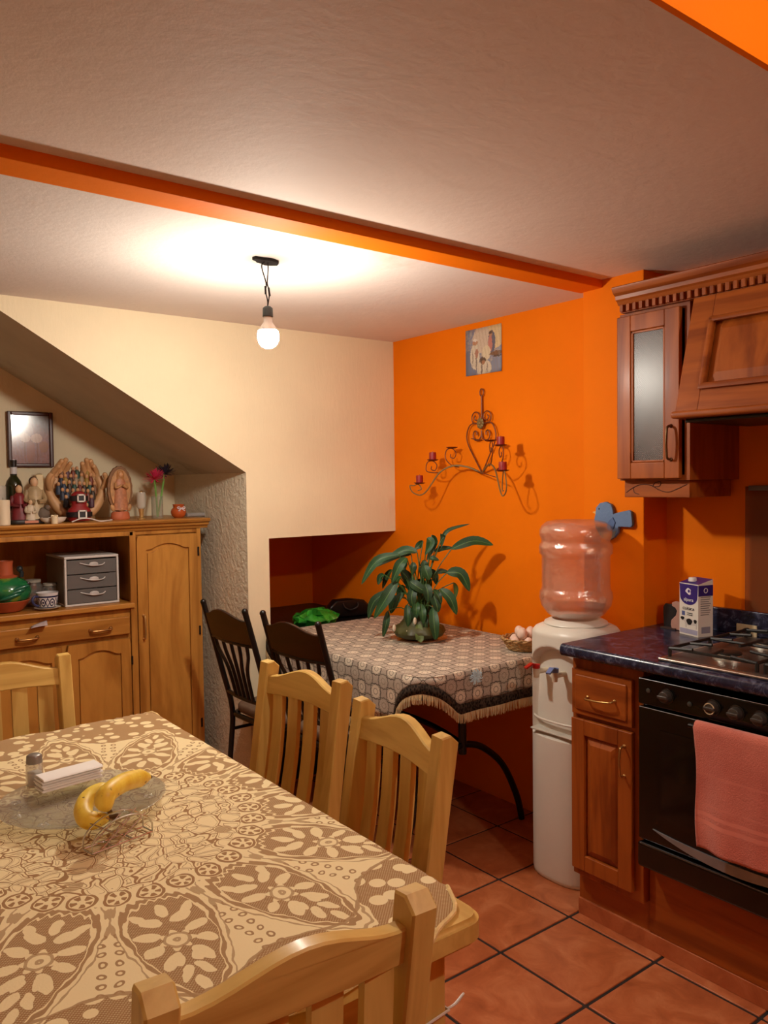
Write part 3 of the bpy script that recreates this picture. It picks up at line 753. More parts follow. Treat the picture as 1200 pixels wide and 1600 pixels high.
def leafmat(name, c0, c1):
    m, nt, b = newmat(name, .48, 0, .4)
    v = coords(nt, 'UV', (1, 1, 1)); V.nt = nt
    sp = nt.nodes.new('ShaderNodeSeparateXYZ'); nt.links.new(v, sp.inputs[0])
    u, w_ = V(sp.outputs[0]), V(sp.outputs[1])
    mid = (u-.5).abs().lt(.03); vein = ((w_*14-(u-.5).abs()*7).fr()-.5).abs().lt(.06)
    n = noise(nt, coords(nt), 14)
    base = ramp(nt, n, [(.3, lin(c0)), (.7, lin(c1))])
    nt.links.new(mixc(nt, mid.max(vein*.35)*.6, base, lin((104, 140, 70))), b.inputs['Base Color'])
    bump(nt, b, vein*1.0+mid, .25, .002); return m
M_LEAF = leafmat('lily_leaf', (18, 50, 22), (34, 78, 36)); M_LEAF2 = leafmat('lily_leaf_dark', (15, 40, 18), (28, 64, 30)); M_LEAF3 = leafmat('lily_leaf_olive', (66, 84, 34), (96, 110, 50))
M_STEM = plain((58, 92, 36), .5)
PXM = F/ (Vector((pp.x, pp.y, BZ))-Vector((0, 0, H))).dot(FW)
def pimg(zx, zy, depth=0):
    """zoomed photo position of a leaf point -> position in the plant, on a plane facing the viewer, moved back by depth"""
    px, py = 560+zx/5.217, 800+zy/5.217
    base = Vector((pp.x, pp.y, ZP+.008))
    d = FW*F + RT*(px-600) - UP*(py-800)
    q = Vector((0, 0, H)) + d*((base-Vector((0, 0, H))).dot(FW)/d.dot(FW))
    return q-base+Vector((FW.x, FW.y, 0))*depth
def leaf(a, midp, tip, wid, mat, root=None, curl=.25):
    a, midp, tip = Vector(a), Vector(midp), Vector(tip)
    ctrl = smoothpts([a, midp, tip], 5)
    for p in ctrl: p.z = max(p.z, .012)
    view = Vector((-FW.x, -FW.y, .55)).normalized()
    bm = B(); lay = bm.loops.layers.uv.verify(); rows = []; N = len(ctrl)
    for i, p in enumerate(ctrl):
        t_ = i/(N-1); d = (ctrl[min(N-1, i+1)]-ctrl[max(0, i-1)]).normalized()
        s = d.cross(view); s = s.normalized() if s.length > 1e-4 else d.orthogonal().normalized()
        nn = s.cross(d).normalized()
        w_ = wid*(math.sin(PI*min(1, t_*.94+.04))**.8)*(1-.35*t_**2)
        if i == N-1: w_ = .0008
        wav = .12*math.sin(t_*11+wid*90)
        rows.append([bm.verts.new(p+s*w_*u+nn*w_*(abs(u)*curl+wav*u)) for u in (-1, -.5, 0, .5, 1)])
    for i in range(N-1):
        for j in range(4):
            f = bm.faces.new((rows[i][j], rows[i][j+1], rows[i+1][j+1], rows[i+1][j]))
            for l, (ii, jj) in zip(f.loops, ((i, j), (i, j+1), (i+1, j+1), (i+1, j))): l[lay].uv = (jj/4, ii/(N-1))
    o = obj('leaf', bm, mat, pl_, smooth=80, recalc=False)
    r = root or Vector((random.uniform(-.03, .03), random.uniform(-.03, .03), .085))
    mid2 = r.lerp(a, .55)+Vector((0, 0, .03)); bm = B()
    tube(bm, smoothpts([r, mid2, a], 4), .0024, 5); obj('stalk', bm, M_STEM, o)
LV = [((760, 300), (940, 235), (1100, 270), .030, 0, 0), ((720, 490), (830, 500), (900, 640), .034, -.03, 0), ((665, 620), (740, 690), (790, 820), .030, -.06, 0),
      ((670, 240), (740, 150), (910, 100), .012, .02, 1), ((600, 190), (620, 260), (560, 400), .020, .03, 1), ((330, 345), (150, 400), (25, 590), .026, 0, 0),
      ((480, 330), (370, 320), (190, 420), .026, .03, 0), ((310, 560), (230, 680), (130, 850), .034, -.06, 0), ((260, 640), (130, 730), (80, 875), .026, .01, 1),
      ((240, 800), (225, 900), (200, 1010), .019, -.04, 1), ((480, 870), (490, 980), (490, 1085), .023, -.115, 2), ((600, 760), (605, 880), (620, 1015), .028, -.11, 0),
      ((505, 735), (515, 800), (520, 885), .021, -.09, 0), ((535, 430), (555, 490), (575, 545), .030, -.04, 0), ((600, 650), (625, 720), (640, 795), .028, -.08, 1),
      ((780, 580), (800, 640), (790, 725), .014, .03, 2), ((330, 700), (290, 740), (265, 835), .030, .02, 1), ((390, 370), (330, 430), (270, 570), .028, -.05, 0),
      ((440, 420), (450, 450), (440, 505), .018, -.02, 1), ((620, 325), (690, 300), (780, 295), .016, .02, 1), ((580, 370), (610, 375), (655, 390), .016, -.02, 1),
      ((640, 500), (680, 485), (745, 495), .016, .01, 1), ((395, 745), (400, 820), (400, 915), .022, -.07, 1), ((530, 240), (500, 280), (460, 315), .020, .05, 1),
      ((560, 210), (590, 250), (540, 350), .022, -.02, 0), ((210, 515), (180, 540), (160, 600), .020, .03, 0), ((420, 560), (480, 600), (560, 650), .030, -.05, 1),
      ((350, 480), (400, 540), (420, 640), .030, .0, 1), ((560, 480), (620, 520), (640, 600), .024, .03, 1), ((450, 600), (430, 680), (440, 760), .028, -.06, 1),
      ((540, 580), (560, 640), (560, 720), .028, -.06, 1), ((480, 560), (520, 620), (500, 700), .028, .05, 1), ((360, 600), (350, 660), (330, 740), .026, .04, 1),
      ((680, 220), (690, 190), (675, 290), .016, .0, 1), ((430, 350), (300, 370), (140, 460), .022, .06, 1), ((620, 640), (650, 700), (665, 800), .022, .05, 1)]
for a, b2, c, w_, dp, mt in LV:
    leaf(pimg(*a, dp*.6), pimg(*b2, dp), pimg(*c, dp), w_*.86, (M_LEAF, M_LEAF2, M_LEAF3)[mt])
rl = random.Random(21)
for k in range(26):
    zx, zy = rl.gauss(490, 95), rl.uniform(430, 900); dx = (zx-490)*rl.uniform(.25, .6); dl = rl.uniform(70, 150); dp = rl.uniform(-.09, .07)
    leaf(pimg(zx, zy-dl*.5, dp*.6), pimg(zx+dx*.5, zy-dl*.1, dp), pimg(zx+dx*.9, zy+dl*.6, dp), rl.uniform(.014, .022), (M_LEAF, M_LEAF2, M_LEAF2)[k % 3])
for zx, zy in ((290, 915), (455, 860), (400, 940)):
    bm = B(); c = pimg(zx, zy, -.09); ell(bm, c, (.009, .004, .016 if zx != 400 else .006)); obj('white_bloom', bm, plain((226, 214, 190), .6), pl_)
# ------------------------------------------------------------------ eggs in a wicker basket
ep = Vector((2.482, 2.285, BZ+.005))
bk = thing('wicker_basket', 'shallow woven wicker basket holding the eggs', 'basket', ep)
M_WICK = plain((190, 150, 98), .8, var=.35, sc=70, bmp=.6)
bm = B(); lathe(bm, [(0, 0), (.062, 0), (.070, .004), (.062, .006), (0, .006)], 28); obj('bottom', bm, M_WICK, bk)
for j in range(6):
    bm = B(); z = .006+.0068*j; r = .066+.0042*j; N = 48
    tube(bm, [((r+.0022*math.sin(k*PI/2+j*PI))*math.cos(2*PI*k/N), (r+.0022*math.sin(k*PI/2+j*PI))*math.sin(2*PI*k/N), z) for k in range(N)], .0038, 5, closed=True); obj('strand', bm, M_WICK, bk)
for j in range(2):
    bm = B(); N = 60
    tube(bm, [((.092+.004*math.cos(k*.9+j*PI))*math.cos(2*PI*k/N), (.092+.004*math.cos(k*.9+j*PI))*math.sin(2*PI*k/N), .047+.004*math.sin(k*.9+j*PI)) for k in range(N)], .0035, 5, closed=True); obj('braided_rim', bm, M_WICK, bk)
eg = None
ME = plain((240, 212, 196), .5, var=.04); spots = [(.048*math.cos(a), .048*math.sin(a), 0) for a in [3.0+2*PI*k/5 for k in range(5)]]+[(.027*math.cos(a), .027*math.sin(a), .037) for a in [3.6+2*PI*k/3 for k in range(3)]]
places = ['at the left rim', 'in front at the left', 'in front at the right', 'at the right rim', 'at the back', 'on top at the left', 'on top at the right', 'on top at the back']
for (x, y, z), nm in zip(spots, places):
    if eg is None:
        bm = B(); lathe(bm, [(.0205*math.sin(a)*(1+.1*math.cos(a)), -.0250*math.cos(a)) for a in [PI*k/12 for k in range(13)]], 18); eg = obj('egg', bm, ME, smooth=80); o = eg
    else: o = eg.copy(); COL.objects.link(o)
    o.location = (ep.x+x, ep.y+y, ep.z+.033+z); o.rotation_euler = (random.uniform(-.35, .35), random.uniform(-.3, .3), random.uniform(0, 6)); o.scale = (1, 1, 1)
    tag(o, 'pale brown egg in the wicker basket, '+nm, 'egg', 'eggs in the basket')
# ------------------------------------------------------------------ black metal chairs
M_DKWOOD = wood('dark_crest_wood', (46, 20, 12), (24, 10, 7), 'x', 9, .1, .3, .3)
M_SEAT = plain((120, 96, 78), .7, var=.1, sc=40)
def black_chair(label):
    t = thing('metal_chair', label, 'chair', group='black metal chairs with wooden crest')
    hw_ = .187
    def lean(z): return -.19-.13*max(0, (z-.44)/.5)**1.1
    for s in (-1, 1):
        bm = B(); tube(bm, smoothpts([(s*hw_, -.225, 0), (s*hw_, -.20, .25), (s*hw_, -.188, .44), (s*hw_, lean(.62), .62), (s*hw_, lean(.8), .8), (s*hw_, lean(.95), .95)], 4), .0125, 10)
        ell(bm, (s*hw_, lean(.95), .95), .0135); obj('back_post', bm, M_BLACK, t)
        bm = B(); tube(bm, smoothpts([(s*.18, .20, 0), (s*.175, .18, .2), (s*.17, .165, .43)], 4), .0115, 10); obj('front_leg', bm, M_BLACK, t)
        bm = B(); tube(bm, [(s*.178, -.185, .35), (s*.172, .16, .35)], .008, 8); obj('side_stretcher', bm, M_BLACK, t)
    bm = B(); tube(bm, rrect3(-.185, .185, -.195, .19, .06, .425), .012, 8, closed=True); obj('seat_ring', bm, M_BLACK, t)
    bm = B(); tube(bm, [(-.175, 0, .35), (.175, 0, .35)], .008, 8); obj('cross_stretcher', bm, M_BLACK, t)
    bm = B(); prism(bm, rrect(-.19, .19, -.185, .205, .07), 'z', .432, .475, .010); obj('seat', bm, M_SEAT, t, smooth=60)
    bm = B(); N = 12; xs = [-.18+.36*i/N for i in range(N+1)]
    top = [(x, .905+.035*(.5+.5*math.cos(PI*min(1, abs(x)/.17)))) for x in xs]; bot = [(x, .80-.0*x) for x in xs]
    prism(bm, top+bot[::-1], 'y', -.009, .009, .003)
    for v in bm.verts: v.co.y += lean(v.co.z)-.02*math.cos(v.co.x/.18*PI/2)
    obj('crest_rail', bm, M_DKWOOD, t)
    bm = B(); tube(bm, [(x, lean(.795)-.02*math.cos(x/.18*PI/2), .795) for x in xs], .0095, 8); obj('upper_bar', bm, M_BLACK, t)
    bm = B(); tube(bm, [(x, lean(.53)-.02*math.cos(x/.18*PI/2), .53) for x in xs], .0095, 8); obj('lower_bar', bm, M_BLACK, t)
    for k in range(5):
        q = (k-2)/2; bm = B(); x0, x1 = q*.13, q*.075
        tube(bm, smoothpts([(q*.14, lean(.795)-.012, .795), (q*.13, lean(.74)-.014, .74), (q*.085, lean(.66)-.015, .66), (x1, lean(.53)-.016, .53)], 5), .008, 10); obj('spindle', bm, M_BLACK, t)
    return t
def rrect3(x0, x1, y0, y1, r, z): return [(x, y, z) for x, y in rrect(x0, x1, y0, y1, r, 5)]
k1 = black_chair('black metal chair with dark wood crest nearest the hutch')
place(k1, (1.548, 3.162), math.radians(-88.3), .322)
k2 = dup(k1, (0, 0, 0), 0, 'black metal chair with dark wood crest behind the far pine chair'); place(k2, (1.602, 2.700), math.radians(-86), .322)
# dark box and green bag in the niche
t = thing('storage_chest', 'black low chest filling the bottom of the dark niche', 'chest', (2.275, 3.80, 0))
bm = B(); box(bm, -.375, .375, -.385, .39, 0, .71, .006); obj('body', bm, M_BLACK, t)
bm = B(); box(bm, -.378, .378, -.39, .395, .71, .738, .006); obj('lid', bm, M_BLACK, t)
t = thing('black_bag', 'black bag with rounded top leaning on the niche wall', 'bag', (2.53, 3.62, .7385), math.radians(-12))
bm = B(); prism(bm, [(-.13, 0), (.11, 0), (.11, .06), (.08, .088), (0, .10), (-.09, .098), (-.13, .06)], 'y', -.035, .035, .012); obj('body', bm, M_BLACK, t)
bm = B(); tube(bm, smoothpts([(-.05, -.036, .08), (-.045, -.05, .06), (-.01, -.052, .045), (.03, -.05, .06), (.035, -.036, .08)], 4), .004, 6); obj('strap', bm, plain((40, 38, 38), .4), t)
def bagmat():
    m, nt, b = newmat('green_plastic', .3)
    n = noise(nt, coords(nt), 14, 4)
    nt.links.new(ramp(nt, n, [(.4, lin((20, 110, 30))), (.6, lin((60, 170, 50))), (.72, lin((190, 230, 170)))]), b.inputs['Base Color']); return m
bm = B(); rnd = random.Random(3)
ell(bm, (0, 0, .035), (.13, .09, .045), u=20, v=12)
for v in bm.verts: v.co += Vector((rnd.uniform(-1, 1), rnd.uniform(-1, 1), rnd.uniform(-.4, 1.0)))*.016
for v in bm.verts: v.co.z = max(.0, v.co.z)
o = obj('plastic_bag', bm, bagmat(), smooth=20, loc=(2.235, 3.50, .7385)); tag(o, 'crumpled green plastic bag behind the black chairs', 'bag')
# ------------------------------------------------------------------ water dispenser
DX, DY = 2.388, 1.938
AIM = math.atan2(-.76, -.65)      # not used for the body, the front looks to -X
wd = thing('water_dispenser', 'white floor standing water dispenser beside the kitchen counter', 'dispenser', (DX, DY, 0))
M_DW = plain((222, 216, 204), .35, var=.02)
def supe(r, z, k=40, flat=None):
    pts = []
    for i in range(k):
        a = 2*PI*i/k; c, s = math.cos(a), math.sin(a); e = .72
        x = r*math.copysign(abs(c)**e, c)*.98; y = r*math.copysign(abs(s)**e, s)*.98
        pts.append([x, y, z])
    return pts
def skin(bm, rings, cap0=True, cap1=True):
    R = [[bm.verts.new(p) for p in r] for r in rings]; n = len(R[0])
    for a, b in zip(R, R[1:]):
        for k in range(n): bm.faces.new((a[k], a[(k+1) % n], b[(k+1) % n], b[k]))
    if cap0: bm.faces.new(R[0][::-1])
    if cap1: bm.faces.new(R[-1])
RB = .150
def sst(a, b, x):
    t_ = min(1, max(0, (x-a)/(b-a))); return t_*t_*(3-2*t_)
def body_ring(z, r=RB, k=112):
    ring = supe(r, z, k)
    for p in ring:
        if p[0] < 0:      # tap recess with arched top cut into the front (-X side), drip tray at its foot
            y = p[1]; top = .872-.055*(y/.11)**2
            dpt_ = sst(.122, .104, abs(y))*sst(top, top-.022, z)*sst(.530, .548, z)
            p[0] += dpt_*(.030+.012*sst(.60, top, z))
    return ring
zs = [0, .004, .02, .2, .4, .5]+[.525+.006*k for k in range(64)]+[.911, .918]
rs = [RB-.006, RB-.002]+[RB]*(len(zs)-3)+[RB-.003]
bm = B(); skin(bm, [body_ring(z, r) for z, r in zip(zs, rs)]+[supe(RB-.012, .930, 112), supe(RB-.028, .938, 112), supe(.108, .943, 112), supe(.10, .940, 112)])
obj('body', bm, M_DW, wd, smooth=45)
bm = B(); lathe(bm, [(.100, .935), (.118, .943), (.115, .950), (.100, .957), (.088, .961), (.083, .957), (.083, .94), (.10, .935)], 40); obj('collar', bm, M_DW, wd)
def front_arc(z, off, y1=.112): return [Vector((p[0]-off, p[1], z)) for p in sorted(supe(RB, z, 160), key=lambda q: q[1]) if p[0] < 0 and abs(p[1]) < y1]
bm = B(); tube(bm, front_arc(.592, -.012), .0045, 8); obj('tray_lip', bm, M_DW, wd)
bm = B(); box(bm, -RB+.004, -RB+.05, -.098, .098, .549, .555, .002); obj('drip_tray', bm, plain((196, 190, 178), .5), wd)
def tap(y, col, ang):
    h = obj('tap', lathe(B(), [(0, -.012), (.010, -.012), (.0125, .012), (.0125, .022), (0, .022)], 14), plain((214, 200, 174), .45), wd, loc=(-RB-.012, y, .765))
    bm = B(); tube(bm, [(.07, 0, .008), (0, 0, .008)], .0095, 10); obj('spout_pipe', bm, plain((214, 200, 174), .45), h)
    bm = B(); lathe(bm, [(0, .022), (.0145, .022), (.0145, .036), (0, .038)], 14); tube(bm, [(0, 0, .034), (-.02*math.cos(ang), -.02*math.sin(ang), .040), (-.048*math.cos(ang), -.048*math.sin(ang), .026)], 0, sq=(.018, .006)); obj('lever', bm, col, h)
tap(.052, plain((176, 26, 24), .35), -.25); tap(-.035, plain((112, 132, 190), .35), .2)
# bottle
wj = thing('water_jug', 'clear ribbed plastic water jug standing upside down on the dispenser', 'bottle', (DX, DY, .955))
jugmat = lambda: thinglass('jug_plastic', (1, .93, .88), .17, .10, (.98, .76, .64), .10, 1.0, 40)
prof = [(.03, -.03), (.035, -.01), (.075, .004), (.105, .024), (.128, .055), (.135, .085), (.133, .105), (.127, .115), (.125, .125), (.125, .235), (.127, .242), (.134, .25), (.135, .272), (.133, .282), (.126, .29), (.127, .30), (.133, .318), (.133, .335), (.125, .352), (.108, .366), (.08, .372), (0, .368)]
inn = [(max(0, r-.003), z-(.003 if r < .1 and z > .3 else -.0015 if z < .06 else 0)) for r, z in prof]
bm = B(); lathe(bm, prof+inn[::-1], 48)
for v in bm.verts:   # the pressed-in grip on the side towards the room
    z = v.co.z
    if .12 < z < .24:
        a = math.atan2(v.co.y, v.co.x); d = abs(((a-(-2.6)+PI) % (2*PI))-PI)
        if d < .75:
            k = math.cos(d/.75*PI/2)*math.sin((z-.12)/.12*PI); f = 1-.16*k*(.6+.4*math.cos((z-.18)*110)); v.co.x *= f; v.co.y *= f
obj('jug', bm, jugmat(), wj, smooth=60)
bm = B(); lathe(bm, [(0, -.02), (.026, -.02), (.070, .008), (.102, .028), (.121, .052), (0, .052)], 40); obj('water', bm, thinglass('water', (.97, .93, .9), .12, .03), wj)
# ------------------------------------------------------------------ blue wooden bird
c = at(958, 815, 'x', XCOL-.008); k = (c-Vector((0, 0, H))).dot(FW)/F
def bpt(px, py):
    q = at(px, py, 'x', XCOL-.008); return (q.y-c.y, q.z-c.z)
t = thing('bird_plaque', 'blue wooden bird cut-out hanging on the orange column', 'wall decoration', (XCOL-.017, c.y, c.z))
out = [(933, 803), (934, 793), (940, 786), (949, 784), (957, 788), (960, 796), (961, 803), (967, 801), (985, 797), (989, 800), (991, 820), (988, 824), (975, 823), (969, 823), (968, 832), (962, 840), (952, 845), (941, 838), (933, 824), (931, 812)]
bm = B(); prism(bm, [bpt(*q) for q in out], 'x', -.003, .012, .002); obj('body', bm, plain((98, 126, 166), .6, var=.08, bmp=.3), t)
bm = B(); prism(bm, [bpt(*q) for q in ((956, 812), (961, 808), (965, 816), (962, 826), (955, 828), (951, 820))], 'x', -.007, -.002, .001); obj('wing', bm, plain((78, 104, 150), .6), t)
bm = B(); prism(bm, [bpt(*q) for q in ((934, 798), (928, 800), (934, 804))], 'x', .0, .009); obj('beak', bm, plain((222, 170, 90), .6), t)
bm = B(); y, z = bpt(939, 795); ell(bm, (-.003, y, z), (.002, .0035, .0035)); obj('eye', bm, M_BLACK, t)
bm = B(); prism(bm, [bpt(*q) for q in ((942, 836), (966, 829), (962, 840), (952, 845))], 'x', -.0045, -.002); obj('belly', bm, plain((116, 120, 118), .6), t)
# ------------------------------------------------------------------ paper print on the orange wall
def printmat(name, items, bg0, bg1, rough=.5):
    """flat print: soft ellipses (cx, cy, rx, ry, colour) on a mottled ground, in UV space"""
    m, nt, b = newmat(name, rough, 0, .4); V.nt = nt
    tc = nt.nodes.new('ShaderNodeTexCoord'); nz = nt.nodes.new('ShaderNodeTexNoise'); nz.inputs['Scale'].default_value = 16; nt.links.new(tc.outputs['UV'], nz.inputs['Vector'])
    sc = nt.nodes.new('ShaderNodeSeparateColor'); nt.links.new(nz.outputs['Color'], sc.inputs[0])
    sp = nt.nodes.new('ShaderNodeSeparateXYZ'); nt.links.new(tc.outputs['UV'], sp.inputs[0])
    x = V(sp.outputs[0])+(V(sc.outputs[0])-.5)*.045; y = V(sp.outputs[1])+(V(sc.outputs[1])-.5)*.045
    col = ramp(nt, V(nz.outputs['Fac']), [(.35, lin(bg0)), (.65, lin(bg1))])
    n3 = nt.nodes.new('ShaderNodeTexNoise'); n3.inputs['Scale'].default_value = 55; nt.links.new(tc.outputs['UV'], n3.inputs['Vector'])
    s3 = nt.nodes.new('ShaderNodeSeparateColor'); nt.links.new(n3.outputs['Color'], s3.inputs[0])
    x = x+(V(s3.outputs[0])-.5)*.06; y = y+(V(s3.outputs[1])-.5)*.06
    for cx, cy, rx, ry, cc in items:
        f = hyp((x-cx)/rx, (y-cy)/ry).lt(1.0); col = mixc(nt, f, col, lin(cc))
    nt.links.new(mixc(nt, V(n3.outputs['Fac'])*.5+((x*70+y*14).sin().gt(.6))*.18, col, lin((150, 120, 96))), b.inputs['Base Color']); return m
M_PRINT = printmat('poster_print', [(.8, .8, .30, .30, (226, 200, 150)), (.45, .75, .25, .3, (214, 196, 176)), (.12, .2, .22, .35, (96, 116, 150)), (.88, .12, .2, .2, (120, 134, 160)),
    (.26, .40, .13, .28, (222, 212, 190)), (.30, .30, .02, .22, (130, 120, 112)), (.20, .34, .015, .2, (150, 140, 130)), (.27, .70, .075, .06, (196, 140, 104)), (.27, .755, .075, .03, (236, 228, 216)), (.52, .12, .20, .18, (216, 204, 182)), (.45, .10, .02, .14, (120, 112, 108)), (.60, .12, .015, .12, (130, 120, 116)),
    (.73, .66, .10, .24, (60, 84, 120)), (.69, .62, .06, .18, (200, 120, 110)), (.70, .82, .05, .05, (190, 136, 100)), (.70, .86, .06, .035, (60, 40, 34)),
    (.58, .45, .12, .16, (226, 212, 180)), (.48, .29, .09, .07, (60, 44, 34)), (.50, .25, .05, .05, (160, 104, 70)), (.85, .40, .18, .05, (110, 70, 40)), (.88, .34, .12, .02, (40, 30, 26)), (.31, .46, .05, .10, (176, 120, 100))], (104, 124, 164), (170, 164, 160))
q = [at(728, 517, 'x', XW-.002), at(784, 505.5, 'x', XW-.002), at(784, 578, 'x', XW-.002), at(728, 590, 'x', XW-.002)]
py0, py1, pz0, pz1 = q[0].y, q[1].y, (q[2].z+q[3].z)/2, (q[0].z+q[1].z)/2
bm = B(); grid(bm, lambda u, v: (-.001-.010*max(0, .12-v)*4*(.3+u*.7)*.5-.004*(u-.5)**2, py0+(py1-py0)*u, pz0+(pz1-pz0)*v), 8, 10, uv=lambda u, v: (u, v))
o = obj('paper_print', bm, M_PRINT, loc=(XW-.002, 0, 0), solid=.0008); tag(o, 'curled paper print of robed figures high on the orange wall', 'print')
# ------------------------------------------------------------------ candle sconce of wrought iron
SC = Vector((XW-.012, 2.693, 1.512))
M_IRON = plain((120, 62, 30), .5, .3, var=.25, sc=40); M_IRON2 = plain((128, 104, 60), .45, .3)
sc_ = thing('candle_sconce', 'wrought iron wall sconce with heart scroll and six candle plates', 'sconce', SC)
def heart(s):
    bm = B(); pts = [(0, 0, 0), (-.004, s*.045, .07), (-.006, s*.088, .14), (-.006, s*.095, .185), (-.006, s*.075, .225), (-.004, s*.04, .235), (0, s*.006, .225)]
    tube(bm, smoothpts(pts, 6), .0033, 7); obj('heart_bar', bm, M_IRON, sc_)
    bm = B(); tube(bm, [(-.003, s*(.034)+(-s)*(y), z) for y, z in spiral((0, .262), .033, .008, PI*1.35, -1.35, 26)], .0028, 6); obj('upper_scroll', bm, M_IRON, sc_)
    bm = B(); tube(bm, smoothpts([(-.003, 0, .20), (-.003, s*.004, .17), (-.003, s*.02, .155), (-.003, s*.045, .158), (-.003, s*.055, .18), (-.003, s*.045, .198), (-.003, s*.03, .193), (-.003, s*.03, .178)], 5), .0034, 6); obj('lower_scroll', bm, M_IRON, sc_)
for s in (-1, 1): heart(s)
bm = B(); tube(bm, [(0, 0, .22), (0, 0, .36)], .0042, 7); tube(bm, [(0, .012*math.cos(a), .375+.017*math.sin(a)) for a in [2*PI*k/14 for k in range(14)]], .003, 6, closed=True); obj('hanger', bm, M_IRON, sc_)
bm = B()
for k in range(8): a = 2*PI*k/8; ell(bm, (-.010, .014*math.cos(a), .232+.016*math.sin(a)), (.006, .010, .011))
ell(bm, (-.014, 0, .232), (.006, .009, .009)); obj('rosette', bm, M_IRON2, sc_)
cups = {1: [(2.598, 2.845, 1.637), (2.553, 2.933, 1.580), (2.500, 2.970, 1.470)], -1: [(2.553, 2.541, 1.655), (2.527, 2.455, 1.630), (2.490, 2.408, 1.520)]}
has = {1: [False, True, True], -1: [False, True, True]}
names = {(1, 1): 'red pillar candle on the middle left plate of the sconce', (1, 2): 'red pillar candle on the lowest left plate of the sconce', (-1, 1): 'red pillar candle on the upper right plate of the sconce', (-1, 2): 'red pillar candle on the lower right plate of the sconce'}
candle0 = None
for s in (1, -1):
    P3 = Vector(cups[s][2])-SC; P2 = Vector(cups[s][1])-SC; P1 = Vector(cups[s][0])-SC
    if s == -1: P1, P2, P3 = (Vector((v.x, v.y, v.z)) for v in (P1, P2, P3))
    dirv = Vector((P3.x, P3.y, 0)).normalized(); D = Vector((P3.x, P3.y, 0)).length
    arm = [Vector((0, 0, 0)), dirv*D*.22+Vector((0, 0, .030)), dirv*D*.45+Vector((0, 0, .038)), dirv*D*.66+Vector((0, 0, .010)), dirv*D*.80+Vector((0, 0, -.045)), dirv*D*.90+Vector((0, 0, -.085)), dirv*D*1.0+Vector((0, 0, -.10)), dirv*D*1.12+Vector((0, 0, -.085)), dirv*D*1.16+Vector((0, 0, -.055)), dirv*D*1.10+Vector((0, 0, P3.z-.012)), dirv*D*1.02+Vector((0, 0, P3.z-.006)), dirv*D*.97+Vector((0, 0, -.07)), dirv*D*1.03+Vector((0, 0, -.078))]
    bm = B(); pts = smoothpts(arm, 6); tube(bm, pts, [.0048-.0022*min(1, i/len(pts)*1.5) for i in range(len(pts))], 7); obj('main_arm', bm, M_IRON2, sc_)
    for P, fr0 in ((P1, .36), (P2, .66)):
        d2 = Vector((P.x, P.y, 0)); u = d2.normalized(); L = d2.length; b0 = dirv*D*fr0+Vector((0, 0, .03 if fr0 < .5 else .006))
        arc = [b0, b0.lerp(P, .35)+u*.03+Vector((0, 0, -.02)), P+u*.035+Vector((0, 0, -.05)), P+u*.03+Vector((0, 0, -.012)), P+Vector((0, 0, -.004)), P-u*.022+Vector((0, 0, -.025)), P-u*.012+Vector((0, 0, -.05)), P+u*.008+Vector((0, 0, -.045)), P+u*.006+Vector((0, 0, -.03))]
        bm = B(); tube(bm, smoothpts(arc, 5), .0026, 6); obj('side_arm', bm, M_IRON, sc_)
    for i, P in enumerate((P1, P2, P3)):
        bm = B(); lathe(bm, [(0, -.004), (.018, -.004), (.028, .001), (.0285, .003), (.018, -.001), (0, -.001)], 20, P); obj('candle_plate', bm, plain((98, 28, 20), .4, .3), sc_)
        if has[s][i]:
            w0 = SC+P
            if candle0 is None:
                candle0 = thing('pillar_candle', '', 'candle', (0, 0, 0), 0, 'red candles on the sconce')
                bm = B(); lathe(bm, [(0, 0), (.0165, 0), (.0175, .002), (.0172, .036), (.015, .038), (.006, .036), (0, .035)], 18); obj('wax', bm, plain((150, 26, 26), .45, var=.1), candle0)
                bm = B(); tube(bm, [(0, 0, .034), (.001, 0, .042)], .0009, 5); obj('wick', bm, M_BLACK, candle0)
                o = candle0
            else: o = dup(candle0, (0, 0, 0), 0, '')
            o.location = w0+Vector((0, 0, -.0005)); o['label'] = names[(s, i)]
for a, b_ in (((-.002, .07, .165), (0, .0, .155)), ((-.02, .02, .01), (-.10, -.19, -.02))):
    bm = B(); tube(bm, [a, b_], .002, 6); obj('thin_brace', bm, M_IRON, sc_)
# ------------------------------------------------------------------ kitchen: base cabinet, oven, worktop
def panel(bm, x, y0, y1, z0, z1, stile, depth=.012, raised=True, th=.019):
    """frame-and-raised-panel front facing -X, front face at x"""
    box(bm, x, x+th, y0, y0+stile, z0, z1, .003); box(bm, x, x+th, y1-stile, y1, z0, z1, .003)
    box(bm, x, x+th, y0+stile, y1-stile, z0, z0+stile, .003); box(bm, x, x+th, y0+stile, y1-stile, z1-stile, z1, .003)
def raised_panel(y0, y1, z0, z1, x, rise=.008, bev=.03):
    bm = B()
    a = [(x+rise, y0, z0), (x+rise, y1, z0), (x+rise, y1, z1), (x+rise, y0, z1)]
    b = [(x, y0+bev, z0+bev), (x, y1-bev, z0+bev), (x, y1-bev, z1-bev), (x, y0+bev, z1-bev)]
    A = [bm.verts.new(p) for p in a]; Bv = [bm.verts.new(p) for p in b]
    bm.faces.new(Bv)
    for k in range(4): bm.faces.new((A[k], A[(k+1) % 4], Bv[(k+1) % 4], Bv[k]))
    C = [bm.verts.new((p[0]+.006, p[1], p[2])) for p in a]
    for k in range(4): bm.faces.new((C[k], C[(k+1) % 4], A[(k+1) % 4], A[k]))
    bm.faces.new(C[::-1]); return bm
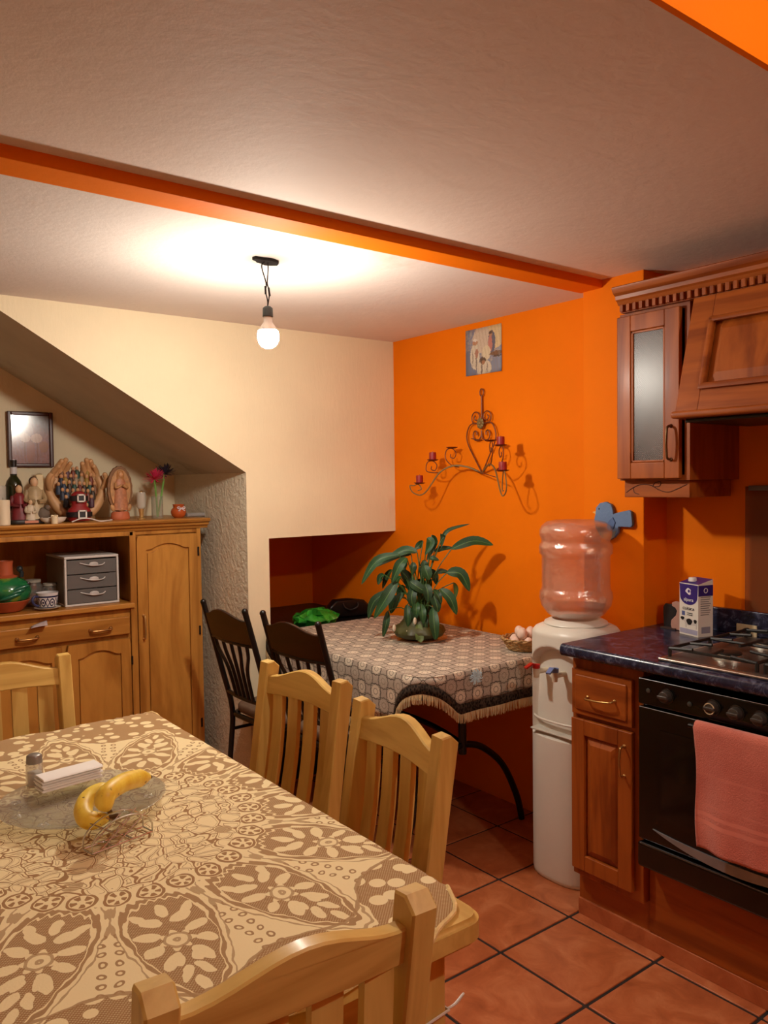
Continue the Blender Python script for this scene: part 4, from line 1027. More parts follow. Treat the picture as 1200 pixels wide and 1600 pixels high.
def bow_handle(p0, p1, out, r=.004, mat=None, parent=None, name='handle'):
    p0, p1, out = Vector(p0), Vector(p1), Vector(out); bm = B()
    d = p1-p0
    tube(bm, smoothpts([p0, p0+out*.8+d*.03, p0+out+d*.18, p0+out*1.12+d*.5, p0+out+d*.82, p0+out*.8+d*.97, p1], 5), r, 8)
    for p in (p0, p1): ell(bm, p, r*1.7)
    return obj(name, bm, mat or M_BRASS, parent)
KY0, KY1, KX, KZ = 1.468, 1.742, 2.110, .892
kc = thing('base_cabinet', 'red-brown wooden base cabinet with one drawer and one door beside the oven', 'cabinet', ((KX+2.68)/2, (KY0+KY1)/2, 0))
L0 = -Vector(kc.location)
def loc_(bm):
    bmesh.ops.translate(bm, vec=L0, verts=bm.verts); return bm
bm = B(); box(bm, KX+.02, 2.67, KY0, KY1, .15, KZ, .002); obj('carcass', loc_(bm), W_RED['z'], kc)
bm = B(); box(bm, KX+.052, 2.66, KY0, KY1, .0, .15); obj('plinth', loc_(bm), W_RED['y'], kc)
bm = B(); box(bm, KX+.003, KX+.02, KY0+.03, KY1-.008, .700, .852, .004, 3); box(bm, KX-.004, KX+.006, KY0+.048, KY1-.026, .718, .834, .004, 1); o = obj('drawer', loc_(bm), W_RED['y'], kc)
bow_handle(Vector((KX-.004, 1.662, .768))+L0, Vector((KX-.004, 1.557, .776))+L0, (-.022, 0, -.004), .0035, M_BRASS, o)
bm = B(); panel(bm, KX, KY0+.03, KY1-.008, .178, .686, .052); o = obj('door', loc_(bm), W_RED['z'], kc)
obj('raised_panel', loc_(raised_panel(KY0+.082, KY1-.06, .23, .634, KX+.001, .014, .026)), W_RED['z'], o, smooth=0)
bow_handle(Vector((KX, 1.524, .640))+L0, Vector((KX, 1.524, .545))+L0, (-.024, 0, 0), .0035, M_BRASS, o)
# floor-tile skirting in front of the plinth
bm = B(); box(bm, KX+.042, KX+.0515, .45, KY1-.002, .0005, .055, .001); o = struct('baseboard_kitchen', bm, M_TILE)
# wooden panel below the oven
bm = B(); box(bm, KX+.045, KX+.06, .50, KY0-.004, .056, .275, .002); o = obj('oven_plinth', bm, W_RED['y']); tag(o, 'dark red-brown wooden panel under the black oven', 'panel')
# black built-in oven
OY0, OY1 = .845, 1.465
ov = thing('oven', 'black built-in oven with knobs beneath the cooktop', 'oven', (KX+.25, (OY0+OY1)/2, .28)); L1 = -Vector(ov.location)
def lo1(bm): bmesh.ops.translate(bm, vec=L1, verts=bm.verts); return bm
M_OV = plain((10, 9, 9), .16, var=.1); M_OVG = plain((22, 18, 15), .08, var=.1)
bm = B(); box(bm, KX+.012, KX+.50, OY0+.004, OY1-.004, .28, .868); obj('body', lo1(bm), M_OV, ov)
bm = B(); box(bm, KX-.014, KX+.012, OY0, OY1, .792, .872, .006, 3); cp = obj('control_panel', lo1(bm), M_OV, ov)
bm = B(); box(bm, KX-.012, KX+.012, OY0, OY1, .372, .784, .006, 3); od = obj('oven_door', lo1(bm), M_OV, ov)
bm = B(); box(bm, KX-.0135, KX-.010, OY0+.05, OY1-.075, .45, .725); obj('window_pane', lo1(bm), M_OVG, od)
bm = B(); tube(bm, [Vector((KX-.013, y, .7835))+L1 for y in (OY0+.006, OY1-.006)], .0012, 6); obj('chrome_line', bm, plain((150, 150, 150), .2, 1), od)
bm = B(); tube(bm, [Vector((KX-.015, y, .871))+L1 for y in (OY0+.006, OY1-.006)], .0010, 6); obj('chrome_line', bm, plain((150, 150, 150), .2, 1), cp)
bm = B(); N = 20     # crescent shaped trim low on the door
top, bot = [], []
for i in range(N+1):
    y = 1.412-(1.412-.90)*i/N; u = i/N*2-1
    top.append((y, .402+.016*u*u)); bot.append((y, .402+.016*u*u-.030*(1-u*u)))
prism(bm, top+bot[::-1][1:-1], 'x', KX-.017, KX-.011); obj('crescent_trim', lo1(bm), plain((150, 156, 162), .4, .5), od)
bm = B(); box(bm, KX-.020, KX+.012, OY0, OY1, .288, .366, .010, 3); dr = obj('warming_drawer', lo1(bm), M_OV, ov)
bm = B(); tube(bm, [Vector((KX-.018, y, .362))+L1 for y in (OY0+.01, OY1-.012)], .0022, 6); obj('drawer_rim', bm, plain((120, 120, 120), .2, 1), dr)
bm = B(); tube(bm, [Vector((KX-.05, y, .775))+L1 for y in (OY0+.03, 1.27)], .008, 10)
for y in (OY0+.05, 1.255): tube(bm, [Vector((KX-.05, y, .775))+L1, Vector((KX-.008, y, .77))+L1], .006, 8)
obj('door_handle', bm, M_OV, od)
M_KN = plain((70, 62, 56), .35, .2)
for i, (y, z) in enumerate(((1.364, .833), (1.217, .832), (1.148, .831), (1.080, .830), (1.012, .830))):
    c = Vector((KX-.014, y, z))+L1
    bm = B(); lathe(bm, [(.0, 0), (.0215, 0), (.0225, .002), (.0, .003)], 24); bmesh.ops.rotate(bm, matrix=Matrix.Rotation(-PI/2, 3, 'Y'), verts=bm.verts); bmesh.ops.translate(bm, vec=c, verts=bm.verts)
    sk = obj('knob_ring', bm, plain((70, 66, 62), .3, .7), cp)
    bm = B(); lathe(bm, [(0, .002), (.0175, .002), (.0185, .006), (.0165, .020), (.0145, .022), (0, .022)], 24)
    box(bm, -.0165, .0165, -.0045, .0045, .018, .028, .002)
    bmesh.ops.rotate(bm, matrix=Matrix.Rotation(-PI/2, 3, 'Y') @ Matrix.Rotation(PI/2, 3, 'Z'), verts=bm.verts); bmesh.ops.translate(bm, vec=c, verts=bm.verts)
    o = obj('knob', bm, M_KN, cp)
    if i == 1:
        o['label'] = 'worn knob showing pale metal'
        bm = B(); lathe(bm, [(.0135, .0224), (.0165, .0224), (.0165, .0235), (.0135, .0235), (.0135, .0224)], 24); bmesh.ops.rotate(bm, matrix=Matrix.Rotation(-PI/2, 3, 'Y'), verts=bm.verts); bmesh.ops.translate(bm, vec=c, verts=bm.verts)
        obj('worn_edge', bm, plain((214, 196, 160), .4, .3, var=.5, sc=120), o)
for y, z in ((1.427, .838), (1.290, .826)):
    bm = B(); c = Vector((KX-.0142, y, z))+L1; lathe(bm, [(0, 0), (.007, 0), (.007, .003), (.004, .004), (0, .0045)], 16); bmesh.ops.rotate(bm, matrix=Matrix.Rotation(-PI/2, 3, 'Y'), verts=bm.verts); bmesh.ops.translate(bm, vec=c, verts=bm.verts)
    obj('button', bm, plain((80, 84, 80), .3, .5), cp)
# worktop of blue marbled laminate
def lammat():
    m, nt, b = newmat('blue_laminate', .22, 0, .5)
    v = coords(nt); n = noise(nt, v, 24, 6, .7, 1.5); n2 = noise(nt, v, 7, 4, .6, 1)
    c = ramp(nt, n, [(.35, lin((16, 20, 38))), (.52, lin((34, 40, 66))), (.66, lin((96, 102, 126)))])
    nt.links.new(mixc(nt, ramp(nt, n2, [(.45, (0, 0, 0)), (.7, (.5, .5, .5))]), c, lin((52, 36, 54))), b.inputs['Base Color']); return m
M_LAM = lammat(); CT = .9335
wt = thing('worktop', 'dark blue marbled kitchen worktop with upstand along the wall', 'worktop', (2.38, 1.1, .893)); L2 = -Vector(wt.location)
bm = B(); pr = [(2.073+.014, .8935), (2.686, .8935), (2.686, CT), (2.073+.014, CT)]
pr = [(2.687, .8935), (2.687, CT)]+[(2.087-.014*math.cos(a), CT-.020+.020*math.sin(a)) for a in [PI/2-PI*k/8 for k in range(9)]]
prism(bm, pr, 'y', .45, 1.7505); bmesh.ops.translate(bm, vec=L2, verts=bm.verts); obj('slab', bm, M_LAM, wt)
bm = B(); box(bm, 2.664, 2.687, .45, 1.62, CT+.0005, 1.018, .004); bmesh.ops.translate(bm, vec=L2, verts=bm.verts); obj('upstand', bm, M_LAM, wt)
# cooktop
ck = thing('gas_cooktop', 'steel gas cooktop with black iron grates set in the worktop', 'cooktop', (2.36, 1.10, CT)); 
bm = B(); box(bm, -.258, .24, -.30, .30, .0005, .010, .004, 2); obj('steel_plate', bm, plain((176, 160, 146), .28, .9), ck)
bm = B(); box(bm, -.240, .225, -.285, .285, .0102, .0112); obj('well', bm, plain((110, 100, 94), .38, .8, var=.3), ck)
M_IR = plain((24, 21, 19), .5, var=.2)
for sx in (-1, 1):
    for sy in (-1, 1):
        cx, cy = sx*.12-.005, sy*.145; r = .045 if sx*sy > 0 else .036
        bm = B(); lathe(bm, [(0, .011), (r+.014, .011), (r+.012, .017), (r, .019), (r-.002, .026), (0, .026)], 28, (cx, cy, 0)); bu = obj('burner', bm, plain((190, 184, 172), .3, .9), ck)
        bm = B(); lathe(bm, [(0, .026), (r-.003, .026), (r-.003, .031), (r-.010, .034), (0, .034)], 28, (cx, cy, 0)); obj('burner_cap', bm, M_IR, bu)
for sy in (-1, 1):
    bm = B(); y0, y1 = (.012, .280) if sy > 0 else (-.280, -.012); zt = .036
    tube(bm, [(-.225, y0, zt), (.215, y0, zt), (.215, y1, zt), (-.225, y1, zt)], .005, 6, closed=True)
    ym = (y0+y1)/2
    for xx in (-.225, -.12, -.005, .11, .215): tube(bm, [(xx, y0, zt), (xx, y0+.075, zt+.006)], .0048, 6); tube(bm, [(xx, y1, zt), (xx, y1-.075, zt+.006)], .0048, 6)
    tube(bm, [(-.225, ym, zt), (-.165, ym, zt+.006)], .0048, 6); tube(bm, [(-.005, ym, zt+.004), (-.07, ym, zt+.006)], .0048, 6); tube(bm, [(-.005, ym, zt+.004), (.06, ym, zt+.006)], .0048, 6); tube(bm, [(.215, ym, zt), (.16, ym, zt+.006)], .0048, 6); tube(bm, [(-.005, y0, zt), (-.005, y1, zt)], .0048, 6)
    for xx in (-.225, -.005, .215):
        for yy in (y0, y1): tube(bm, [(xx, yy, zt), (xx, yy, .0115)], .0055, 6)
    obj('grate', bm, M_IR, ck)
# pink towel over the oven handle
def towelmat():
    m, nt, b = newmat('pink_terry', .95, 0, .1); V.nt = nt
    v = coords(nt); n = noise(nt, v, 260, 3, .7); n2 = noise(nt, v, 6, 3)
    sp = nt.nodes.new('ShaderNodeSeparateXYZ'); nt.links.new(coords(nt), sp.inputs[0]); z = V(sp.outputs[2])
    bandf = ((z-.130).abs().lt(.002)).max((z-.215).abs().lt(.0025)).max(((z-.085).abs().lt(.022))*((z*260).sin().gt(0)))
    c = ramp(nt, n2, [(.3, lin((206, 108, 90))), (.7, lin((232, 134, 114)))])
    nt.links.new(mixc(nt, bandf*.35, c, lin((238, 150, 130))), b.inputs['Base Color'])
    bump(nt, b, V(n)*(1-bandf)+bandf*.8, .7, .006); b.inputs['Sheen Weight'].default_value = .4; return m
tw = thing('towel', 'coral pink terry towel hanging over the oven door handle', 'towel', (KX-.062, 1.08, .44))
def tfn(u, v):
    s = v; y = .165-.30*u
    # v 0 front bottom .. .86 top front .. 1 behind the bar
    wv = .007*math.sin(u*9+1)+.004*math.sin(u*17)
    if s < .85: zz = .345*(s/.85); return (-.003+wv*(1-s/.85)*1.2-.003, y+.004*math.sin(zz*20)-(.008 if u < .02 else 0)*(1-s), zz+.02*(u-.0)*0)
    a = (s-.85)/.15*PI; return (.010-.013*math.cos(a), y, .345+.010*math.sin(a))
bm = B(); grid(bm, tfn, 40, 50); obj('cloth', bm, towelmat(), tw, smooth=80, solid=.005)
# milk carton
mk = thing('milk_carton', 'white and purple milk carton with white screw cap on the worktop', 'carton', (2.548, 1.545, CT+.0005), math.radians(-16))
M_CW = plain((232, 226, 214), .4, var=.02); M_CP = plain((52, 34, 120), .4, var=.05)
cwx, cwy, chh = .064, .090, .190     # local -X is the broad front, local -Y the side
bm = B()
vb = [(-cwx/2, -cwy/2), (cwx/2, -cwy/2), (cwx/2, cwy/2), (-cwx/2, cwy/2)]
bot = [bm.verts.new((x, y, 0)) for x, y in vb]; mid = [bm.verts.new((x, y, chh-.012)) for x, y in vb]
tp = [bm.verts.new((x*1.0, y, chh+(.006 if x > 0 else -.010))) for x, y in vb]
for a, b in ((bot, mid), (mid, tp)):
    for k in range(4): bm.faces.new((a[k], a[(k+1) % 4], b[(k+1) % 4], b[k]))
bm.faces.new(bot[::-1]); bm.faces.new(tp); obj('box', bm, M_CW, mk)
bm = B(); box(bm, -.012, .012, -.012, .012, 0, .001)
bm.free()
# purple print: shield on the front, band on the side and the top
bm = B(); pts = [(-cwy/2+.001, chh-.013), (cwy/2-.001, chh-.013)]+[((cwy/2-.004)*math.cos(a), chh-.055-.024*math.sin(a)*1.2) for a in [PI*k/14 for k in range(15)]]
prism(bm, [(y, z) for y, z in pts], 'x', -cwx/2-.0007, -cwx/2-.0001); obj('front_shield', bm, M_CP, mk)
bm = B(); box(bm, -cwx/2, cwx/2, -cwy/2-.0007, -cwy/2-.0001, chh-.05, chh-.013); obj('side_band', bm, M_CP, mk)
bm = B(); A = [bm.verts.new((x, y, chh+(.0063 if x > 0 else -.0097))) for x, y in vb]; bm.faces.new(A); obj('purple_top', bm, M_CP, mk)
bm = B(); lathe(bm, [(0, 0), (.014, 0), (.0145, .004), (.013, .012), (.012, .013), (0, .013)], 20, (-.008, .008, chh-.004)); obj('cap', bm, plain((236, 234, 230), .35), mk)
FM = Matrix.Translation((-cwx/2-.0012, 0, 0)) @ Matrix.Rotation(-PI/2, 4, 'Z') @ Matrix.Rotation(PI/2, 4, 'X')
def onf(y, z): return Matrix.Translation((0, y, z)) @ FM
M_INK = plain((60, 56, 70), .5); M_WI = plain((240, 238, 236), .5); M_INKB = plain((84, 96, 150), .5)
text('brand_lettering', 'alpura', .017, M_WI, mk, onf(0, chh-.066), sx=1.1)
text('type_lettering', 'CLÁSICA', .0125, M_INK, mk, onf(0, chh-.098), sx=1.15)
text('small_lettering', '3 vitaminas\ny minerales', .0062, M_INK, mk, onf(-.006, chh-.115))
bm = B(); box(bm, -cwx/2-.001, -cwx/2, .018, .032, chh-.123, chh-.108); obj('blue_square', bm, M_INKB, mk)
bm = B(); prism(bm, [(.012*math.cos(a)*(1+.25*math.cos(3*a)), chh-.037+.011*math.sin(a)*(1+.2*math.sin(2*a))) for a in [2*PI*k/20 for k in range(20)]], 'x', -cwx/2-.0014, -cwx/2-.0006); obj('emblem', bm, M_WI, mk)
bm = B(); prism(bm, [(-.002+.005*math.cos(a), chh-.036+.0055*math.sin(a)) for a in [2*PI*k/12 for k in range(12)]], 'x', -cwx/2-.0017, -cwx/2-.0012); obj('emblem_mark', bm, M_CP, mk)
# cow: body, patches, head, legs as flat print
cow = [(.036, .062), (.030, .068), (.024, .062), (-.036, .062), (-.041, .055), (-.040, .030), (-.036, .030), (-.035, .042), (-.012, .040), (.010, .040), (.012, .030), (.016, .030), (.018, .048), (.026, .052), (.034, .052)]
bm = B(); prism(bm, [(y*.95, z-.004) for y, z in cow], 'x', -cwx/2-.0009, -cwx/2-.0001); obj('cow_print', bm, plain((214, 206, 198), .5), mk)
bm = B()
for cy, cz, ry, rz in ((.029, .0565, .009, .006), (-.004, .048, .014, .011), (-.032, .052, .007, .007)):
    prism(bm, [(cy+ry*math.cos(a)*(1+.15*math.sin(3*a)), cz+rz*math.sin(a)) for a in [2*PI*k/14 for k in range(14)]], 'x', -cwx/2-.0014, -cwx/2-.0008)
obj('cow_patches', bm, plain((22, 18, 18), .5), mk)
bm = B(); box(bm, -cwx/2-.0009, -cwx/2-.0001, -cwy/2+.003, cwy/2-.003, .006, .022); obj('grass_band', bm, plain((170, 166, 190), .5), mk)
SM = Matrix.Translation((0, -cwy/2-.001, 0)) @ Matrix.Rotation(PI/2, 4, 'X')
bm = B()
for k in range(9):
    z = .135-.0075*k; box(bm, -.022, .022-.008*((k*7) % 3)/2, -cwy/2-.0008, -cwy/2-.0001, z, z+.0025)
obj('side_text_lines', bm, plain((130, 126, 124), .5), mk)
bm = B(); box(bm, -.018, .020, -cwy/2-.0008, -cwy/2-.0001, .012, .034); obj('side_panel_print', bm, plain((150, 146, 160), .5), mk)
bm = B(); lathe(bm, [(.0065, 0), (.009, 0), (.009, .0006), (.0065, .0006), (.0065, 0)], 18); bmesh.ops.rotate(bm, matrix=Matrix.Rotation(PI/2, 3, 'X'), verts=bm.verts); bmesh.ops.translate(bm, vec=(0, -cwy/2-.0006, chh-.031), verts=bm.verts); obj('side_seal', bm, M_WI, mk)
# black and pink cut-out animals
c0 = at(1052, 986, 'z', CT+.0005); hx = 2.585
def dpt(px, py):
    q = at(px, py, 'x', hx); return (q.y, q.z)
dz = dpt(1052, 985)[1]
t = thing('animal_cutouts', 'black and pink wooden animal cut-outs standing behind the milk carton', 'ornament', (hx, 0, 0))
bl = [(1036, 988), (1035, 960), (1035, 948), (1038, 943), (1044, 944), (1052, 945), (1058, 950), (1059, 957), (1053, 963), (1050, 970), (1051, 989)]
f_ = lambda L: [(a, max(CT+.0005, b)) for a, b in (dpt(*q) for q in L)]
bm = B(); prism(bm, f_(bl), 'x', .004, .018, .002); obj('black_animal', bm, plain((30, 26, 28), .5), t)
pk = [(1053, 986), (1051, 975), (1052, 968), (1059, 961), (1061, 954), (1058, 949), (1053, 946), (1053, 941), (1058, 939), (1065, 941), (1069, 947), (1069, 958), (1066, 966), (1067, 972), (1066, 988), (1054, 988)]
bm = B(); prism(bm, f_(pk), 'x', -.014, .0, .002); obj('pink_animal', bm, plain((196, 150, 134), .6), t)
bm = B(); y0 = dpt(1036, 988)[0]; box(bm, -.018, .022, y0-.062, y0, CT-.0+.0005, CT+.006); obj('base', bm, plain((60, 40, 34), .6), t)
# outlet with black plug
p = at(1167, 986, 'x', 2.662)
t = thing('power_outlet', 'cream power outlet with a black plug on the blue upstand', 'outlet', (2.6635, p.y, p.z))
bm = B(); box(bm, -.006, 0, -.036, .036, -.023, .023, .002); obj('plate', bm, plain((206, 190, 152), .4), t)
bm = B(); lathe(bm, [(0, 0), (.013, 0), (.013, .012), (.009, .02), (0, .022)], 16); bmesh.ops.rotate(bm, matrix=Matrix.Rotation(-PI/2, 3, 'Y'), verts=bm.verts); bmesh.ops.translate(bm, vec=(-.006, -.004, 0), verts=bm.verts); pg = obj('plug', bm, M_BLACK, t)
bm = B(); tube(bm, smoothpts([(-.026, -.004, 0), (-.04, -.006, -.004), (-.045, -.008, -.018), (-.046, -.02, -.026)], 5), .003, 6); obj('cord', bm, M_BLACK, pg)
# smoked splash panel leaning on the kitchen wall
def smoke():
    m = bpy.data.materials.new('smoked_acrylic'); m.use_nodes = True; nt = m.node_tree; b = nt.nodes['Principled BSDF']
    b.inputs['Base Color'].default_value = (.30, .16, .07, 1); b.inputs['Roughness'].default_value = .1
    tr = nt.nodes.new('ShaderNodeBsdfTransparent'); tr.inputs[0].default_value = (.75, .62, .5, 1); mx = nt.nodes.new('ShaderNodeMixShader')
    lw = nt.nodes.new('ShaderNodeTexNoise'); lw.inputs['Scale'].default_value = 3
    mx.inputs[0].default_value = .22
    nt.links.new(tr.outputs[0], mx.inputs[1]); nt.links.new(b.outputs[0], mx.inputs[2]); nt.links.new(mx.outputs[0], nt.nodes['Material Output'].inputs[0]); return m
sp_ = at(1165, 760, 'x', XK-.014)
t = thing('splash_panel', 'smoked transparent splash panel on the wall behind the cooktop', 'panel', (XK-.014, sp_.y, 1.02))
bm = B(); box(bm, -.002, .002, -.75, 0, 0, sp_.z-1.02); obj('sheet', bm, smoke(), t)
bm = B(); box(bm, -.006, .011, -.15, -.012, sp_.z-1.02-.014, sp_.z-1.02+.003, .002); obj('clip', bm, plain((110, 100, 96), .4, .4), t)
# ------------------------------------------------------------------ wall cabinet, cornice and hood
UX, UY0, UY1, UZ0, UZ1 = 2.360, 1.466, 1.734, 1.472, 2.048
uc = thing('wall_cabinet', 'red-brown wall cabinet with a ribbed glass door beside the hood', 'cabinet', ((UX+XK)/2, (UY0+UY1)/2, UZ0)); L3 = -Vector(uc.location)
def lo3(bm): bmesh.ops.translate(bm, vec=L3, verts=bm.verts); return bm
bm = B()
box(bm, UX+.02, XCOL-.003, UY1-.018, UY1, UZ0, UZ1); box(bm, XCOL-.003, XK-.002, UY1-.018, UY1, UZ0, UZ1)
box(bm, UX+.02, XK-.002, UY0, UY0+.018, UZ0, UZ1); box(bm, UX+.02, XK-.002, UY0+.018, UY1-.018, UZ0, UZ0+.018); box(bm, UX+.02, XK-.002, UY0+.018, UY1-.018, UZ1-.018, UZ1)
box(bm, XK-.012, XK-.002, UY0+.018, UY1-.018, UZ0+.018, UZ1-.018)
obj('carcass', lo3(bm), W_RED['z'], uc)
bm = B(); box(bm, UX+.06, XK-.02, UY0+.02, UY1-.02, 1.76, 1.775); obj('inner_shelf', lo3(bm), W_RED['y'], uc)
st = .055
bm = B(); x, y0, y1, z0, z1 = UX, UY0+.026, UY1-.001, UZ0+.006, UZ1-.012
panel(bm, x, y0, y1, z0, z1, st)
d = obj('door', lo3(bm), W_RED['z'], uc)
bm = B()
for a in (((y0+st, y0+st+.008), (z0+st, z1-st)), ((y1-st-.008, y1-st), (z0+st, z1-st)), ((y0+st, y1-st), (z0+st, z0+st+.008)), ((y0+st, y1-st), (z1-st-.008, z1-st))): box(bm, x+.004, x+.016, a[0][0], a[0][1], a[1][0], a[1][1], .002)
obj('inner_moulding', lo3(bm), W_RED['z'], d)
def ribglass():
    m, nt, b = newmat('ribbed_glass', .26, 0, .9); V.nt = nt
    sp = nt.nodes.new('ShaderNodeSeparateXYZ'); nt.links.new(coords(nt), sp.inputs[0])
    h = (V(sp.outputs[1])*816).sin()*(V(sp.outputs[2])*816).sin()
    b.inputs['Base Color'].default_value = (.62, .64, .66, 1); b.inputs['Metallic'].default_value = .45; b.inputs['Transmission Weight'].default_value = .35
    b.inputs['Coat Weight'].default_value = .6; b.inputs['Coat Roughness'].default_value = .3
    bump(nt, b, h, 1.0, .006); return m
bm = B(); box(bm, x+.009, x+.013, y0+st+.002, y1-st-.002, z0+st+.002, z1-st-.002); obj('glass_pane', lo3(bm), ribglass(), d)
bow_handle(Vector((UX, y0+.030, 1.650))+L3, Vector((UX, y0+.030, 1.540))+L3, (-.024, 0, 0), .004, plain((110, 84, 56), .35, .8), d)
# carved apron below
bm = B(); box(bm, UX+.042, XK-.03, UY0+.014, UY1-.002, 1.414, UZ0, .002); ap = obj('carved_apron', lo3(bm), W_RED['y'], uc)
bm = B(); xa = UX+.0415; yc = lambda u: UY1-.01-u*.235
tube(bm, smoothpts([(xa, yc(0), 1.43), (xa, yc(.10), 1.445), (xa, yc(.25), 1.458), (xa, yc(.42), 1.455), (xa, yc(.55), 1.44), (xa, yc(.7), 1.432), (xa, yc(.85), 1.443), (xa, yc(1), 1.458)], 5), .0014, 5)
tube(bm, smoothpts([(xa, yc(.45), 1.45), (xa, yc(.48), 1.462), (xa, yc(.58), 1.467), (xa, yc(.56), 1.452), (xa, yc(.45), 1.45)], 4), .0014, 5)
tube(bm, smoothpts([(xa, yc(.12), 1.445), (xa, yc(.14), 1.430), (xa, yc(.22), 1.424)], 4), .0014, 5)
obj('vine_carving', lo3(bm), plain((70, 30, 12), .6), ap)
# hood: sloping wooden front with raised panel
HB, HT, HZ0, HZ1, HY0, HY1 = 2.235, 2.345, 1.662, 2.046, .66, 1.432
hd = thing('range_hood', 'red-brown wooden range hood with sloping panelled front above the cooktop', 'hood', (2.45, (HY0+HY1)/2, HZ0)); L4 = -Vector(hd.location)
def lo4(bm): bmesh.ops.translate(bm, vec=L4, verts=bm.verts); return bm
bm = B(); prism(bm, [(HB+.018, HZ0), (XK-.002, HZ0), (XK-.002, HZ1), (HT+.018, HZ1)], 'y', HY0, HY1) ; obj('box', lo4(bm), W_RED['y'], hd)
sl = (HT-HB)/(HZ1-HZ0)
shear = lambda bm: [setattr(v.co, 'x', v.co.x+(v.co.z-HZ0)*sl) for v in bm.verts]
bm = B(); panel(bm, HB, HY0, HY1, HZ0+.02, HZ1, .075); shear(bm); fr_ = obj('front_frame', lo4(bm), W_RED['y'], hd)
bm = raised_panel(HY0+.08, HY1-.08, HZ0+.10, HZ1-.08, HB+.004, .010, .035); shear(bm); obj('raised_panel', lo4(bm), W_RED['z'], fr_, smooth=0)
bm = B()
for a in ((HY0+.07, HY0+.088, HZ0+.09, HZ1-.07), (HY1-.088, HY1-.07, HZ0+.09, HZ1-.07), (HY0+.07, HY1-.07, HZ0+.085, HZ0+.105), (HY0+.07, HY1-.07, HZ1-.09, HZ1-.072)): box(bm, HB-.013, HB+.012, *a, .006)
shear(bm); obj('moulding', lo4(bm), W_RED['y'], fr_, smooth=22)
bm = B(); box(bm, HB-.012, HB+.03, HY0-.01, HY1+.006, HZ0, HZ0+.022, .008, 3); obj('bottom_lip', lo4(bm), W_RED['y'], hd)
bm = B(); box(bm, HB+.03, XK-.05, HY0+.02, HY1-.02, HZ0-.012, HZ0-.001, .003); obj('filter', lo4(bm), plain((60, 56, 54), .4, .8), hd)
# cornice with dentils running over cabinet and hood
CX = 2.318
cn = thing('cornice', 'red-brown moulded cornice with square dentils above cabinet and hood', 'cornice', (2.5, 1.25, 2.05)); L5 = -Vector(cn.location)
def lo5(bm): bmesh.ops.translate(bm, vec=L5, verts=bm.verts); return bm
bm = B(); pr = [(XK-.002, 2.075), (CX+.035, 2.075), (CX+.028, 2.086), (CX+.020, 2.092), (CX+.018, 2.104), (CX+.006, 2.112), (CX, 2.122), (CX-.002, 2.130), (CX+.004, 2.134), (XK-.002, 2.134)]
prism(bm, pr, 'y', .62, 1.722); obj('moulding', lo5(bm), W_RED['y'], cn, smooth=20)
bm = B(); box(bm, CX+.040, XK-.002, .62, 1.715, 2.0485, 2.075); obj('frieze', lo5(bm), W_RED['y'], cn)
de = None; y = 1.708; i = 0
bm = B(); box(bm, -.016, .002, -.0125, 0, -.024, 0, .001); 
while y > .62:
    if de is None: de = obj('dentil', bm, W_RED['z'], cn, loc=Vector((CX+.040, y, 2.0735))+L5)
    else:
        o = de.copy(); COL.objects.link(o); o.location = Vector((CX+.040, y, 2.0735))+L5
    y -= .0255
# ------------------------------------------------------------------ hutch in the alcove
HYF, HYB, HX0, HX1, HTZ = 3.685, 4.185, .22, 1.690, 1.313
hu = thing('hutch', 'honey-brown wooden hutch with open shelf, drawer and tall door in the alcove', 'cabinet', ((HX0+HX1)/2, (HYF+HYB)/2, 0)); L6 = -Vector(hu.location)
def lo6(bm): bmesh.ops.translate(bm, vec=L6, verts=bm.verts); return bm
XD = 1.352       # between the open shelf part and the tall door
SHZ = .930       # top of the open shelf
bm = B()
box(bm, HX0, HX1, HYF+.02, HYB, .06, .905)                        # lower body
box(bm, XD, HX1, HYF+.02, HYB, .905, 1.262)                       # body behind the tall door
box(bm, HX0, HX0+.02, HYF+.02, HYB, .905, 1.262); box(bm, HX0, HX1, HYF+.01, HYB, 1.245, 1.264)
box(bm, HX0, XD, HYB-.012, HYB, .905, 1.262)
obj('carcass', lo6(bm), W_HONEY['z'], hu)
bm = B(); box(bm, HX0+.02, HX1-.02, HYF+.05, HYB, 0, .06); obj('plinth', lo6(bm), W_HONEY['x'], hu)
bm = B(); pr = [(HYB, 1.264), (HYF+.0, 1.264), (HYF-.005, 1.275), (HYF-.018, 1.281), (HYF-.020, 1.290), (HYF-.034, 1.297), (HYF-.038, 1.306), (HYF-.034, HTZ), (HYB, HTZ)]
prism(bm, pr, 'x', HX0-.03, HX1+.036); obj('cornice', lo6(bm), W_HONEY['x'], hu, smooth=20)
bm = B(); box(bm, HX0+.02, XD-.002, HYF-.012, HYB-.012, .905, SHZ, .005); obj('shelf_board', lo6(bm), [W_HONEY['x'], plain((176, 164, 148), .5)], hu)
bm = B(); box(bm, XD-.018, XD+.012, HYF, HYF+.02, .06, 1.262, .002); box(bm, HX1-.022, HX1, HYF, HYF+.02, .06, 1.262, .002); box(bm, HX0, XD, HYF, HYF+.02, 1.242, 1.263, .002); obj('face_frame', lo6(bm), W_HONEY['z'], hu)
M_HH = plain((170, 126, 74), .3, .85)
# long drawer with two bow handles
bm = B(); box(bm, .32, XD-.026, HYF-.006, HYF+.014, .785, .868, .006, 3); dw = obj('drawer', lo6(bm), W_HONEY['x'], hu)
for px in (42, 157):
    a = at(px-16, 990, 'y', HYF-.006); b_ = at(px+16, 990, 'y', HYF-.006)
    bow_handle(Vector((a.x, HYF-.006, .822))+L6, Vector((b_.x, HYF-.006, .822))+L6, (0, -.022, -.002), .0055, M_HH, dw)
W_PLY = wood('plywood_swirl', (206, 146, 66), (160, 102, 38), 'z', 3.2, .30, .4, .15, 2.2)
